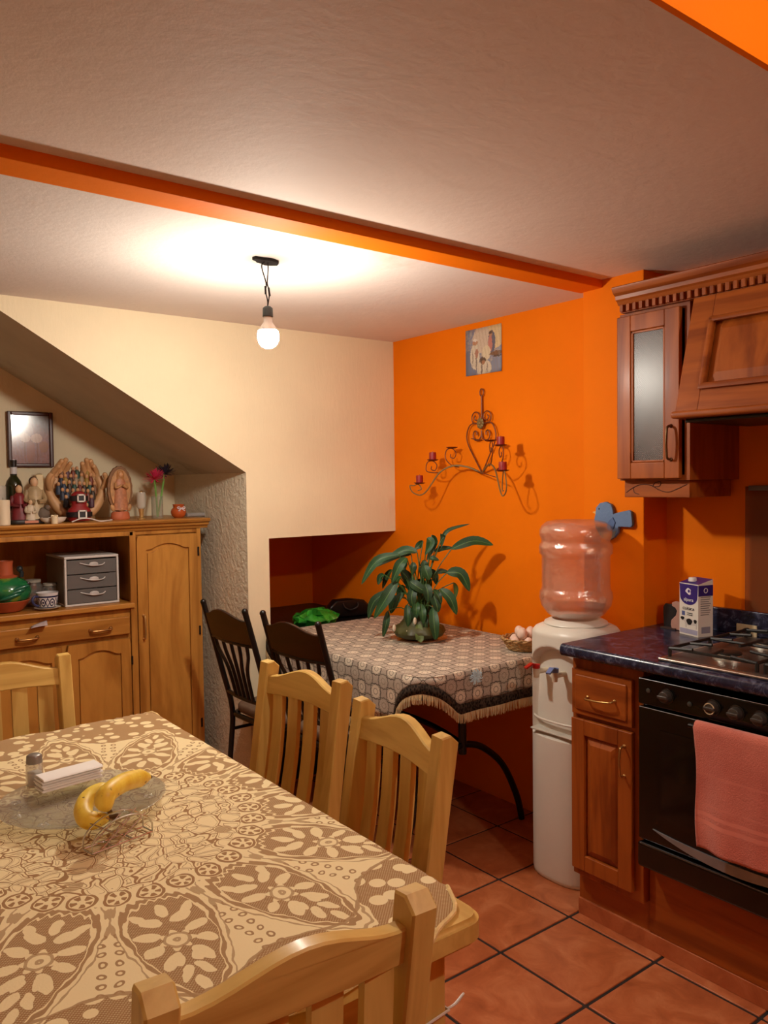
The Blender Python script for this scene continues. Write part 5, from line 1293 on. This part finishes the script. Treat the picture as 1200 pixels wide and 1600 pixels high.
# doors with arched panels
def arch_door(x0, x1, z0, z1, nm='door'):
    st = .045; bm = B(); N = 14
    zt = z1-.035
    inner = [(x0+st, z0+st)]+[(x1-st, z0+st)]+[(x1-st-(x1-x0-2*st)*k/N, zt-.030+.026*math.sin(PI*min(1, max(0, (k/N-.12)/.76)))**.8) for k in range(N+1)]
    # frame = outline with a hole, built as quads between the inner outline and its projection on the outer one
    cx, cz = (x0+x1)/2, (z0+z1)/2
    def outp(p):
        dx, dz_ = p[0]-cx, p[1]-cz; s = min((x1-cx)/max(1e-6, abs(dx)), (z1-cz)/max(1e-6, abs(dz_))); return (cx+dx*s, cz+dz_*s)
    pts = []
    for i in range(len(inner)):
        a, b2 = inner[i], inner[(i+1) % len(inner)]; n = max(1, int(math.hypot(a[0]-b2[0], a[1]-b2[1])/.03))
        pts += [(a[0]+(b2[0]-a[0])*k/n, a[1]+(b2[1]-a[1])*k/n) for k in range(n)]
    yf, yb = HYF-.006, HYF+.014; n = len(pts)
    I0 = [bm.verts.new((p[0], yf, p[1])) for p in pts]; O0 = [bm.verts.new((outp(p)[0], yf, outp(p)[1])) for p in pts]
    I1 = [bm.verts.new((p[0], yf+.012, p[1])) for p in pts]; O1 = [bm.verts.new((outp(p)[0], yb, outp(p)[1])) for p in pts]
    for k in range(n):
        k2 = (k+1) % n
        bm.faces.new((I0[k], I0[k2], O0[k2], O0[k])); bm.faces.new((I1[k], I1[k2], I0[k2], I0[k])); bm.faces.new((O0[k], O0[k2], O1[k2], O1[k]))
    # the corners of the outer rectangle
    for sx in (x0, x1):
        for sz in (z0, z1):
            pass
    o = obj(nm, lo6(bm), W_HONEY['z'], hu)
    bm = B(); box(bm, x0+.004, x1-.004, HYF+.006, HYF+.012, z0+.004, z1-.004)
    q = [(p[0]*.93+cx*.07, p[1]*.965+cz*.035) for p in pts]; prism(bm, q, 'y', HYF-.003, HYF+.008)
    obj('panel', lo6(bm), W_PLY, o); return o
td = arch_door(XD+.014, HX1-.020, .10, 1.238)
p = at(222, 980, 'y', HYF-.006)
bow_handle(Vector((p.x+.008, HYF-.006, p.z+.055))+L6, Vector((p.x+.008, HYF-.006, p.z-.055))+L6, (0, -.022, 0), .0045, plain((206, 170, 110), .3, .85), td)
for z in (1.15, .76, .30):
    bm = B(); box(bm, HX1-.022, HX1-.012, HYF-.008, HYF+.0, z-.022, z+.022, .001); obj('hinge', lo6(bm), plain((40, 28, 18), .5, .5), td)
d1 = arch_door(1.040, XD-.026, .10, .766); d2 = arch_door(.70, 1.018, .10, .766); d3 = arch_door(.36, .68, .10, .766)
for z in (.66, .22):
    bm = B(); box(bm, XD-.024, XD-.016, HYF-.008, HYF, z-.02, z+.02, .001); obj('hinge', lo6(bm), plain((40, 28, 18), .5, .5), d1)
# slip of paper sticking out above the drawer
a = at(46, 976, 'y', HYF-.02); b_ = at(72, 974, 'y', HYF-.02)
bm = B(); grid(bm, lambda u, v: (a.x+(b_.x-a.x)*u+.01*v, HYF-.045+.05*v, .870+.006*math.sin(u*2)+.014*v*u), 6, 6); o = obj('paper_slip', bm, plain((200, 186, 186), .8), solid=.0006); tag(o, 'crumpled slip of paper sticking out above the hutch drawer', 'paper')
# ------------------------------------------------------------------ things on the open shelf
def sx_(px, y): return at(px, 900, 'y', y).x
# white plastic drawer box
y0 = 3.735; xl, xr = at(101, 905, 'y', y0).x, at(186, 905, 'y', y0).x
zb_, zt_ = SHZ+.0005, at(143, 868, 'y', y0).z
t = thing('plastic_drawer_box', 'white plastic three-drawer box on the hutch shelf', 'drawer box', ((xl+xr)/2, y0+.15, zb_))
W2 = (xr-xl)/2; HH = zt_-zb_; M_PW = plain((206, 200, 194), .4, var=.02); M_PS = plain((120, 112, 104), .35)
bm = B(); box(bm, -W2, W2, -.15, .15, 0, .010, .003); box(bm, -W2, W2, -.15, .15, HH-.012, HH, .003)
for s in (-1, 1): box(bm, s*W2-(.010 if s > 0 else 0), s*W2+(.010 if s < 0 else 0), -.15, -.13, .01, HH-.012, .002)
obj('frame', bm, M_PW, t)
bm = B()
for s in (-1, 1): box(bm, s*(W2-.004)-.002, s*(W2-.004)+.002, -.13, .15, .01, HH-.012)
box(bm, -W2+.004, W2-.004, .146, .15, .01, HH-.012); obj('side_walls', bm, M_PS, t)
def clearpl():
    m = bpy.data.materials.new('clear_plastic'); m.use_nodes = True; nt = m.node_tree; b = nt.nodes['Principled BSDF']
    b.inputs['Base Color'].default_value = (.22, .21, .20, 1); b.inputs['Roughness'].default_value = .12
    tr = nt.nodes.new('ShaderNodeBsdfTransparent'); tr.inputs[0].default_value = (.7, .68, .66, 1); mx = nt.nodes.new('ShaderNodeMixShader'); mx.inputs[0].default_value = .6
    nt.links.new(tr.outputs[0], mx.inputs[1]); nt.links.new(b.outputs[0], mx.inputs[2]); nt.links.new(mx.outputs[0], nt.nodes['Material Output'].inputs[0]); return m
M_CLP = clearpl(); hk = (HH-.026)/3
for k in range(3):
    z0 = .012+hk*k
    bm = B(); box(bm, -W2+.012, W2-.012, -.149, -.143, z0, z0+hk-.004, .0015); box(bm, -W2+.012, W2-.012, -.143, .12, z0, z0+.004); box(bm, -W2+.012, -W2+.015, -.143, .12, z0+.004, z0+hk-.012); box(bm, W2-.015, W2-.012, -.143, .12, z0+.004, z0+hk-.012)
    d = obj('drawer', bm, M_CLP, t)
    bm = B(); cz = z0+hk*.62
    tube(bm, smoothpts([(-.055, -.150, cz+.008), (-.02, -.158, cz-.002), (.012, -.160, cz-.006), (.045, -.156, cz-.004), (.058, -.150, cz+.004)], 5), .0026, 6); obj('pull', bm, plain((196, 192, 188), .3), d)
    bm = B(); ell(bm, (.006, -.153, cz), (.022, .006, .011), u=16); obj('pull_oval', bm, plain((184, 178, 174), .35), d)
# talavera cup on its saucer
def talavera():
    m, nt, b = newmat('blue_white_glaze', .2, 0, .6); V.nt = nt
    sp = nt.nodes.new('ShaderNodeSeparateXYZ'); nt.links.new(coords(nt), sp.inputs[0]); x, y, z = (V(q) for q in sp.outputs)
    th = atan2(y, x); u = ((th*(7/(2*PI))).fr()-.5); zz = (z-.030)/.05
    f = ((hyp(u*1.3, zz)-.30).abs().lt(.06)).max(hyp(u, zz).lt(.1)).max((zz.abs()-.5).abs().lt(.07)).max(((u.abs()*2-zz.abs()*1.2-.55).abs().lt(.09)))
    nt.links.new(mixc(nt, f, lin((210, 206, 206)), lin((22, 26, 66))), b.inputs['Base Color']); return m
p = at(74, 948, 'z', SHZ+.004)
p = Vector((at(74, 940, 'y', 3.74).x, 3.74, SHZ))
t = thing('cup_saucer', 'white saucer under the blue patterned cup', 'saucer', (p.x, p.y, SHZ+.0005))
bm = B(); lathe(bm, [(0, 0), (.03, 0), (.052, .008), (.056, .011), (.053, .012), (.03, .004), (0, .004)], 30); obj('dish', bm, plain((208, 200, 186), .3), t)
t = thing('patterned_cup', 'blue and white patterned ceramic cup on the hutch shelf', 'cup', (p.x, p.y, SHZ+.0055))
bm = B(); lathe(bm, [(0, 0), (.026, 0), (.034, .005), (.042, .025), (.045, .048), (.046, .066), (.0475, .072), (.045, .072), (.043, .05), (.039, .025), (.03, .008), (0, .006)], 32); obj('bowl', bm, talavera(), t)
bm = B(); hv = Vector((-.95, -.3, 0)).normalized(); tube(bm, smoothpts([hv*.043+Vector((0, 0, .056)), hv*.062+Vector((0, 0, .058)), hv*.072+Vector((0, 0, .042)), hv*.062+Vector((0, 0, .024)), hv*.042+Vector((0, 0, .014))], 5), .0055, 8); obj('handle', bm, plain((54, 58, 96), .25), t)
# glass jars with orange things behind
for px, yy, r, hh, lab in ((51, 3.90, .040, .12, 'clear glass jar behind the green clay jar'), (77, 3.88, .034, .10, 'small clear glass jar behind the patterned cup')):
    t = thing('glass_jar', lab, 'jar', (sx_(px, yy), yy, SHZ+.0005))
    bm = B(); lathe(bm, [(0, 0), (r, 0), (r+.002, .004), (r+.002, hh*.78), (r*.8, hh*.88), (r*.82, hh*.90), (r*.78, hh*.9), (r*.76, hh*.87), (r-.001, hh*.77), (r-.001, .005), (0, .004)], 24); obj('jar', bm, M_GLASS, t)
    bm = B(); lathe(bm, [(0, hh*.90), (r*.86, hh*.90), (r*.86, hh), (0, hh)], 24); obj('lid', bm, plain((170, 160, 144), .4), t)
    bm = B(); lathe(bm, [(0, .006), (r-.004, .006), (r-.004, hh*.42), (0, hh*.48)], 20); obj('contents', bm, plain((150, 70, 20), .6, var=.4, sc=60), t)
# green clay jar in the shape of a fish-like bird
p = Vector((at(8, 915, 'y', 3.80).x, 3.80, SHZ+.0005))
t = thing('clay_jar', 'green glazed clay jar with terracotta neck and foot bowl at the left', 'jar', p)
M_TC = plain((176, 84, 48), .55, var=.1); 
bm = B(); lathe(bm, [(0, 0), (.055, 0), (.07, .006), (.098, .045), (.102, .05), (.098, .052), (.06, .02), (0, .015)], 36); obj('foot_bowl', bm, M_TC, t)
def greenmat():
    m, nt, b = newmat('green_glaze', .15, 0, .6)
    n = noise(nt, coords(nt, 'Object', (1, 1, 1.6)), 9, 4, .5, .5)
    nt.links.new(ramp(nt, n, [(.36, lin((16, 82, 50))), (.52, lin((34, 118, 66))), (.62, lin((120, 150, 40))), (.72, lin((26, 96, 60)))]), b.inputs['Base Color']); return m
bm = B(); lathe(bm, [(0, .03), (.07, .036), (.098, .058), (.106, .088), (.098, .118), (.075, .140), (.045, .152), (0, .154)], 36); obj('belly', bm, greenmat(), t, smooth=70)
bm = B(); lathe(bm, [(0, .148), (.05, .150), (.052, .156), (.034, .162), (.032, .205), (.035, .222), (.030, .223), (.027, .20), (0, .198)], 28); obj('neck', bm, M_TC, t)
bm = B(); ell(bm, (.085, -.046, .118), (.010, .004, .011)); obj('eye', bm, M_BLACK, t)
bm = B(); tube(bm, smoothpts([(.06, -.03, .150), (.062, -.03, .168), (.056, -.03, .180)], 4), [.009]*9, 8); ell(bm, (.054, -.03, .186), .014); obj('stopper', bm, plain((24, 40, 44), .4), t)
bm = B()
for k in range(3): ell(bm, (.0+.018*k, -.100+.003*k, .075+.016*k), (.045, .010, .010), Matrix.Rotation(-.25, 4, 'Y'))
obj('wing_ridges', bm, plain((18, 92, 66), .2), t)
# ------------------------------------------------------------------ framed picture on the alcove wall
a, b_ = at(10, 642, 'y', YB-.012), at(84, 730, 'y', YB-.012)
cx, cz, w2, h2 = (a.x+b_.x)/2, (a.z+b_.z)/2, (b_.x-a.x)/2, (a.z-b_.z)/2
t = thing('framed_picture', 'small dark framed picture of white flowers above the hutch', 'picture', (cx, YB-.002, cz))
fw = .018
for nm, (x0, x1, z0, z1) in (('side', (-w2, -w2+fw, -h2, h2)), ('side', (w2-fw, w2, -h2, h2)), ('top', (-w2+fw, w2-fw, h2-fw, h2)), ('bottom', (-w2+fw, w2-fw, -h2, -h2+fw))):
    bm = B(); box(bm, x0, x1, -.022, 0, z0, z1, .004); obj('frame_'+nm, bm, plain((70, 26, 16), .35, var=.2), t)
M_PIC = printmat('flower_print', [(.5, .25, .11, .30, (150, 130, 130)), (.35, .28, .02, .25, (96, 100, 96)), (.68, .28, .02, .25, (96, 100, 100)), (.37, .54, .13, .10, (232, 226, 214)), (.66, .53, .15, .10, (228, 222, 210)), (.5, .68, .08, .10, (170, 172, 180)), (.85, .35, .12, .12, (150, 136, 120))], (120, 124, 140), (150, 152, 166), .12)
bm = B(); grid(bm, lambda u, v: (-w2+fw+(2*w2-2*fw)*u, -.008, -h2+fw+(2*h2-2*fw)*v), 2, 2, uv=lambda u, v: (u, v)); obj('print', bm, M_PIC, t)
pane = bpy.data.materials.new('picture_glass'); pane.use_nodes = True; nt = pane.node_tree
tr = nt.nodes.new('ShaderNodeBsdfTransparent'); gl = nt.nodes.new('ShaderNodeBsdfGlossy'); gl.inputs['Roughness'].default_value = .12; mx = nt.nodes.new('ShaderNodeMixShader'); mx.inputs[0].default_value = .12
nt.links.new(tr.outputs[0], mx.inputs[1]); nt.links.new(gl.outputs[0], mx.inputs[2]); nt.links.new(mx.outputs[0], nt.nodes['Material Output'].inputs[0])
bm = B(); box(bm, -w2+fw, w2-fw, -.012, -.010, -h2+fw, h2-fw); obj('pane', bm, pane, t)
# ------------------------------------------------------------------ things on top of the hutch
ZT2 = HTZ+.0005
def ontop(px, y): return Vector((at(px, 805, 'y', y).x, y, ZT2))
def hz(px, py, y): return at(px, py, 'y', y).z-ZT2
# cream candle at the left
p = ontop(5, 3.74)
t = thing('wide_candle', 'cream pillar candle at the left end of the hutch top', 'candle', p)
bm = B(); lathe(bm, [(0, 0), (.027, 0), (.028, .003), (.028, .105), (.025, .108), (0, .104)], 24); obj('wax', bm, plain((226, 208, 178), .5, var=.04), t)
bm = B(); tube(bm, [(0, 0, .1), (.001, 0, .118)], .001, 5); obj('wick', bm, M_BLACK, t)
p = ontop(-1, 3.86)
t = thing('tall_candle', 'tall grey-white candle behind the cream pillar candle', 'candle', p)
bm = B(); lathe(bm, [(0, 0), (.03, 0), (.03, .165), (.026, .17), (0, .165)], 24); obj('wax', bm, plain((190, 180, 164), .5), t)
bm = B(); tube(bm, [(0, 0, .16), (.001, 0, .18)], .001, 5); obj('wick', bm, M_BLACK, t)
# wine bottle
p = ontop(23, 3.92)
t = thing('wine_bottle', 'dark green wine bottle with black neck behind the figurine', 'bottle', p)
bm = B(); lathe(bm, [(0, 0), (.034, 0), (.037, .004), (.037, .165), (.030, .19), (.015, .212), (.0135, .225), (.0135, .24), (0, .24)], 24); obj('glass', bm, plain((34, 38, 16), .14, spec=.7), t)
bm = B(); lathe(bm, [(.0138, .205), (.0145, .206), (.0145, .272), (.0155, .274), (.0155, .285), (0, .287)], 20); obj('capsule', bm, plain((20, 18, 18), .35), t)
bm = B(); lathe(bm, [(.0148, .222), (.0152, .223), (.0152, .252), (.0148, .253)], 20); obj('neck_label', bm, plain((196, 194, 196), .6), t)
# figurine: seated robed group on a dark base
p = ontop(45, 3.78)
t = thing('robed_figurine', 'small ceramic figurine of robed people on a dark base', 'figurine', p)
bm = B(); prism(bm, rrect(-.062, .062, -.04, .04, .02), 'z', 0, .014, .003); obj('base', bm, plain((40, 30, 26), .5), t)
bm = B(); box(bm, -.022, .02, -.0415, -.040, .003, .011); obj('plaque', bm, plain((190, 120, 90), .5), t)
def robed(name, x, y, h, cloak, robe, face=(206, 168, 130), hair=(70, 44, 30), turn=0):
    bm = B(); lathe(bm, [(0, .012), (h*.24, .012), (h*.22, h*.25), (h*.15, h*.55), (h*.16, h*.70), (h*.07, h*.80), (0, h*.80)], 18, (x, y, 0), fn=lambda a, z: 1+.08*math.sin(a*5+z*40)); r_ = obj(name, bm, plain(robe, .5, var=.2, sc=40), t, smooth=60)
    bm = B(); ell(bm, (x, y-.003, h*.88), (h*.085, h*.085, h*.11)); obj('face', bm, plain(face, .5), r_)
    bm = B(); ell(bm, (x, y+.006, h*.91), (h*.10, h*.09, h*.10)); obj('hair', bm, plain(hair, .6), r_)
    bm = B()
    for s in (-1, 1): tube(bm, smoothpts([(x+s*h*.15, y, h*.70), (x+s*h*.20, y-h*.10, h*.50), (x+s*h*.03, y-h*.20, h*.46)], 4), [h*.055]*9, 7)
    obj('sleeves', bm, plain(cloak, .5, var=.2), r_)
robed('robed_adult', -.028, .004, .125, (96, 20, 26), (112, 26, 32)); robed('robed_adult', .020, .006, .150, (150, 126, 90), (176, 154, 118)); robed('robed_child', .000, -.022, .078, (190, 172, 146), (196, 180, 156))
bm = B(); ell(bm, (.04, -.018, .030), (.022, .018, .022)); ell(bm, (.052, -.024, .05), (.010, .011, .010)); obj('lamb', bm, plain((96, 82, 70), .7, bmp=.6), t)
bm = B(); box(bm, .028, .052, .010, .022, .05, .158, .004); obj('pale_pillar', bm, plain((204, 184, 140), .5), t)
t.scale = (1.35, 1.3, 1.38)
# white dish with a small candle
p = ontop(83, 3.72)
t = thing('boat_dish', 'small white boat-shaped dish with pointed ends', 'dish', p)
bm = B(); lathe(bm, [(0, 0), (.028, 0), (.044, .012), (.050, .026), (.047, .026), (.040, .012), (0, .004)], 28, squash=(1.15, .6)); obj('bowl', bm, plain((216, 206, 190), .35), t)
t = thing('crown_candle', 'little ivory candle with toothed rim standing before the boat dish', 'candle', p+Vector((-.006, -.042, 0)))
bm = B(); lathe(bm, [(0, 0), (.014, 0), (.015, .03), (.012, .032), (0, .03)], 18)
for k in range(6): a = 2*PI*k/6; ell(bm, (.012*math.cos(a), .012*math.sin(a), .033), (.0035, .0035, .006), u=6, v=5)
obj('wax', bm, plain((226, 206, 170), .5), t)
# cupped hands full of little figures
p = ontop(121, 3.90)
t = thing('cupped_hands_sculpture', 'painted sculpture of two cupped hands full of tiny people', 'sculpture', p)
M_SKIN = plain((200, 152, 104), .5, var=.12, sc=25)
bm = B(); prism(bm, rrect(-.075, .075, -.035, .035, .03), 'z', 0, .02, .005); obj('base', bm, plain((120, 92, 56), .6, var=.3, sc=40), t)
for s in (-1, 1):
    bm = B()
    # forearm, wrist and palm
    tube(bm, smoothpts([(s*.022, 0, .026), (s*.052, .0, .035), (s*.088, .004, .070), (s*.108, .010, .110), (s*.112, .018, .150), (s*.100, .026, .185)], 5), [.021+.004*math.sin(k*.25) for k in range(26)], 12)
    ell(bm, (s*.075, .030, .150), (.030, .014, .055), Matrix.Rotation(s*.25, 4, 'Y'))
    # four fingers of different length, bent inwards, and the thumb leaving the side of the palm
    for (x0, x1, x2, z0, z1, z2) in ((.098, .088, .076, .175, .215, .232), (.082, .072, .062, .190, .235, .255), (.062, .052, .044, .195, .238, .260), (.042, .034, .026, .190, .226, .244)):
        tube(bm, smoothpts([(s*x0, .026, z0), (s*(x0+x1)/2+s*.002, .020, (z0+z1)/2+.006), (s*x1, .012, z1), (s*x2, -.004, z2)], 4), [.0125]*9+[.0115]*2+[.0105]*2, 10); ell(bm, (s*x2, -.004, z2), .0108, u=10, v=7)
    tube(bm, smoothpts([(s*.112, .006, .135), (s*.122, -.010, .160), (s*.122, -.022, .182), (s*.116, -.026, .196)], 4), [.0125]*7+[.0115]*6, 10); ell(bm, (s*.116, -.026, .196), .0114, u=10, v=7)
    h_ = obj('hand', bm, M_SKIN, t, smooth=70)
rn = random.Random(11)
cols = [(44, 56, 76), (110, 50, 34), (150, 118, 46), (44, 74, 62), (150, 130, 104), (80, 46, 60), (62, 46, 34), (120, 80, 46), (40, 44, 60)]
for r_ in range(6):
    nrow = (4, 6, 7, 8, 7, 6)[r_]
    for q in range(nrow):
        x = (q-(nrow-1)/2)*.0215+rn.uniform(-.003, .003); z = .048+.031*r_+rn.uniform(-.004, .004); y = -.036+.011*r_
        c = rn.choice(cols); bm = B(); lathe(bm, [(0, -.024), (.012, -.024), (.0125, 0), (.007, .014), (0, .015)], 9, (x, y, z)); f_ = obj('tiny_person', bm, plain(c, .5), t, smooth=60)
        bm = B(); ell(bm, (x, y-.001, z+.021), (.0078, .0078, .0092), u=9, v=7); obj('head', bm, plain((196, 146, 104), .5), f_)
t.scale = (1.08, 1.08, 1.1)
# red padded ornament with two buckled belts
p = ontop(124, 3.775)
t = thing('buckled_ornament', 'red padded ornament with two black belts and white square buckles', 'ornament', p)
bm = B(); lathe(bm, [(0, .004), (.045, .004), (.056, .03), (.050, .055), (.034, .070), (.033, .085), (.039, .10), (.034, .125), (.018, .138), (0, .14)], 30, squash=(1, .7)); obj('padding', bm, plain((140, 18, 20), .6, var=.15), t)
for zc, r0, s2 in ((.034, .0565, .020), (.108, .0395, .0185)):
    bm = B(); lathe(bm, [(r0-.004, zc-.012), (r0+.0015, zc-.012), (r0+.002, zc+.010), (r0-.006, zc+.012)], 30, squash=(1, .72)); bl_ = obj('belt', bm, plain((26, 16, 20), .5), t)
    yf = -r0*.72-.006; bm = B()
    for a_ in ((-s2, s2, -s2, -s2+.007), (-s2, s2, s2-.007, s2), (-s2, -s2+.007, -s2, s2), (s2-.007, s2, -s2, s2)): box(bm, a_[0], a_[1], yf-.003, yf+.002, zc+a_[2], zc+a_[3], .001)
    obj('buckle', bm, plain((222, 214, 206), .35, var=.1), bl_)
    bm = B(); box(bm, -s2+.006, s2-.006, yf, yf+.004, zc-s2+.006, zc+s2-.006); obj('buckle_back', bm, plain((24, 20, 24), .5), bl_)
# white cable lying in front
pts = [ontop(112, 3.70)+Vector((0, 0, .003)), ontop(125, 3.69)+Vector((0, 0, .016)), ontop(140, 3.69)+Vector((0, 0, .016)), ontop(155, 3.70)+Vector((0, 0, .003)), ontop(166, 3.71)+Vector((0, 0, .003)), ontop(175, 3.74)+Vector((0, 0, .004))]
bm = B(); c0 = pts[0]; tube(bm, [v-c0 for v in smoothpts(pts, 6)], .0028, 6); o = obj('white_cable', bm, plain((214, 206, 200), .5), loc=c0); tag(o, 'white cable lying along the front of the hutch top', 'cable')
# clay plaque with robed figure
p = ontop(188, 3.84)
t = thing('clay_plaque', 'oval ridged clay relief of a robed figure on a terracotta foot', 'sculpture', p)
bm = B(); lathe(bm, [(0, 0), (.036, 0), (.040, .006), (.038, .026), (.032, .034), (0, .034)], 28, squash=(1, .7)); obj('foot', bm, plain((184, 96, 58), .6), t)
M_CL = plain((184, 134, 84), .5, var=.25, sc=45); M_CL2 = plain((128, 86, 48), .55, var=.25, sc=45)
ct = .128; bm = B(); N = 40
ring = [(.052*math.cos(2*PI*k/N)*(1+.035*(k % 2)), ct+.098*math.sin(2*PI*k/N)*(1+.03*(k % 2))) for k in range(N)]
prism(bm, ring, 'y', -.006, .010, .002); obj('mandorla', bm, M_CL2, t)
bm = B(); prism(bm, [(.043*math.cos(2*PI*k/28), ct+.086*math.sin(2*PI*k/28)) for k in range(28)], 'y', -.012, -.004, .002); obj('inner_oval', bm, M_CL, t)
bm = B(); lathe(bm, [(0, .040), (.032, .040), (.030, .07), (.025, .12), (.027, .15), (.015, .175), (0, .178)], 20, (0, -.010, 0), squash=(1, .5), fn=lambda a, z: 1+.06*math.sin(a*9)); obj('robe', bm, plain((178, 116, 80), .5, var=.3, sc=60), t)
bm = B(); ell(bm, (0, -.016, .190), (.0105, .009, .013)); obj('face', bm, plain((196, 144, 100), .5), t)
bm = B(); lathe(bm, [(.016, .165), (.017, .19), (.013, .206), (0, .211)], 16, (0, -.009, 0), squash=(1, .6)); obj('veil', bm, plain((176, 120, 66), .5), t)
bm = B()
for s in (-1, 1): tube(bm, smoothpts([(s*.022, -.016, .155), (s*.024, -.026, .135), (s*.003, -.032, .145)], 4), [.0055]*9, 7)
obj('praying_arms', bm, M_CL, t)
bm = B()
for s in (-1, 1): ell(bm, (s*.034, -.012, .050), (.010, .006, .016), Matrix.Rotation(s*.4, 4, 'Y'))
ell(bm, (0, -.016, .046), (.016, .010, .012)); obj('cherub_wings', bm, M_CL, t)
t.scale = (1.15, 1.1, 1.13)
# small glass lamp
p = ontop(221, 3.80)
t = thing('glass_oil_lamp', 'small brass lamp with a glass chimney between plaque and flowers', 'lamp', p)
bm = B(); lathe(bm, [(0, 0), (.020, 0), (.020, .004), (.010, .010), (.011, .03), (.013, .04), (.013, .052), (0, .054)], 20); obj('foot', bm, plain((206, 172, 110), .3, .7), t)
bm = B(); lathe(bm, [(.015, .05), (.0215, .06), (.0215, .125), (.018, .13), (.0165, .13), (.020, .124), (.020, .061), (.015, .052)], 24); obj('chimney', bm, thinglass('milky_glass', (.9, .88, .82), .12, .35, (.9, .86, .78), .2), t)
bm = B(); ell(bm, (0, 0, .128), (.010, .010, .009)); obj('finial', bm, plain((210, 176, 110), .3, .8), t)
bm = B(); tube(bm, [(0, 0, .05), (0, 0, .118)], .003, 6); obj('wick_tube', bm, plain((206, 172, 110), .3, .7), t)
# paper flowers in a glass
p = ontop(246, 3.80)
t = thing('flower_vase', 'straight clear glass vase holding the two paper flowers', 'vase', p)
bm = B(); lathe(bm, [(0, 0), (.027, 0), (.028, .003), (.028, .108), (.0265, .108), (.0265, .006), (0, .006)], 24); obj('glass', bm, M_GLASS, t)
def pom(label, px, py, col, lean):
    z = hz(px, py, 3.80); x = at(px, 790, 'y', 3.80).x
    f = thing('paper_flower', label, 'flower', p+Vector((0, 0, .0065)))
    top = Vector((x-p.x, lean, z-.006)); bm = B(); tube(bm, smoothpts([(0, 0, .0), top*.4+Vector((.002, 0, 0)), top], 5), .005, 6); obj('stem', bm, plain((112, 160, 70), .6), f)
    bm = B(); r0 = random.Random(px)
    for k in range(80):
        a, e = r0.uniform(0, 2*PI), r0.uniform(-.35, 1.2); L = r0.uniform(.046, .066); d = Vector((math.cos(a)*math.cos(e), math.sin(a)*math.cos(e), math.sin(e)))
        s = d.cross(Vector((0, 0, 1))).normalized()*.0036
        vs = [bm.verts.new(top+d*.003-s*.4), bm.verts.new(top+d*L*.8-s), bm.verts.new(top+d*L), bm.verts.new(top+d*L*.8+s), bm.verts.new(top+d*.003+s*.4)]; bm.faces.new(vs)
    obj('petals', bm, plain(col, .7), f, smooth=0, solid=.0006)
pom('bright pink paper flower in the vase on the hutch', 241, 749, (206, 44, 84), -.012); pom('dark purple paper flower in the vase on the hutch', 262, 741, (38, 24, 40), .03)
# clay pot with white bow
p = ontop(279, 3.80)
t = thing('clay_pot', 'little orange clay pot with a white bow', 'pot', p)
bm = B(); lathe(bm, [(0, 0), (.022, 0), (.034, .012), (.038, .028), (.034, .042), (.025, .05), (.027, .062), (.029, .066), (.026, .066), (.022, .052), (0, .05)], 28); obj('pot', bm, plain((186, 84, 36), .25, var=.12), t)
bm = B()
for s in (-1, 1):
    tube(bm, smoothpts([(0, -.035, .046), (s*.014, -.038, .054), (s*.020, -.034, .050), (s*.012, -.037, .044), (0, -.035, .046)], 4), .0026, 6); tube(bm, smoothpts([(0, -.036, .046), (s*.010, -.039, .038), (s*.017, -.038, .034)], 4), .0024, 6)
obj('bow', bm, plain((222, 200, 200), .6), t)
# rolled clear plastic at the right end
p = ontop(306, 3.80)
t = thing('rolled_plastic', 'grey rolled plastic sheet at the right end of the hutch top', 'plastic sheet', p, .25)
bm = B(); tube(bm, [(-.05, .01, .011), (.045, -.01, .011)], .0105, 14); obj('roll', bm, plain((150, 142, 138), .3), t)
bm = B(); grid(bm, lambda u, v: (-.07+.12*u, .012+.05*v, .004+.012*math.sin(u*7+v*3)**2), 10, 6); obj('loose_sheet', bm, plain((140, 132, 126), .35), t, solid=.0008)
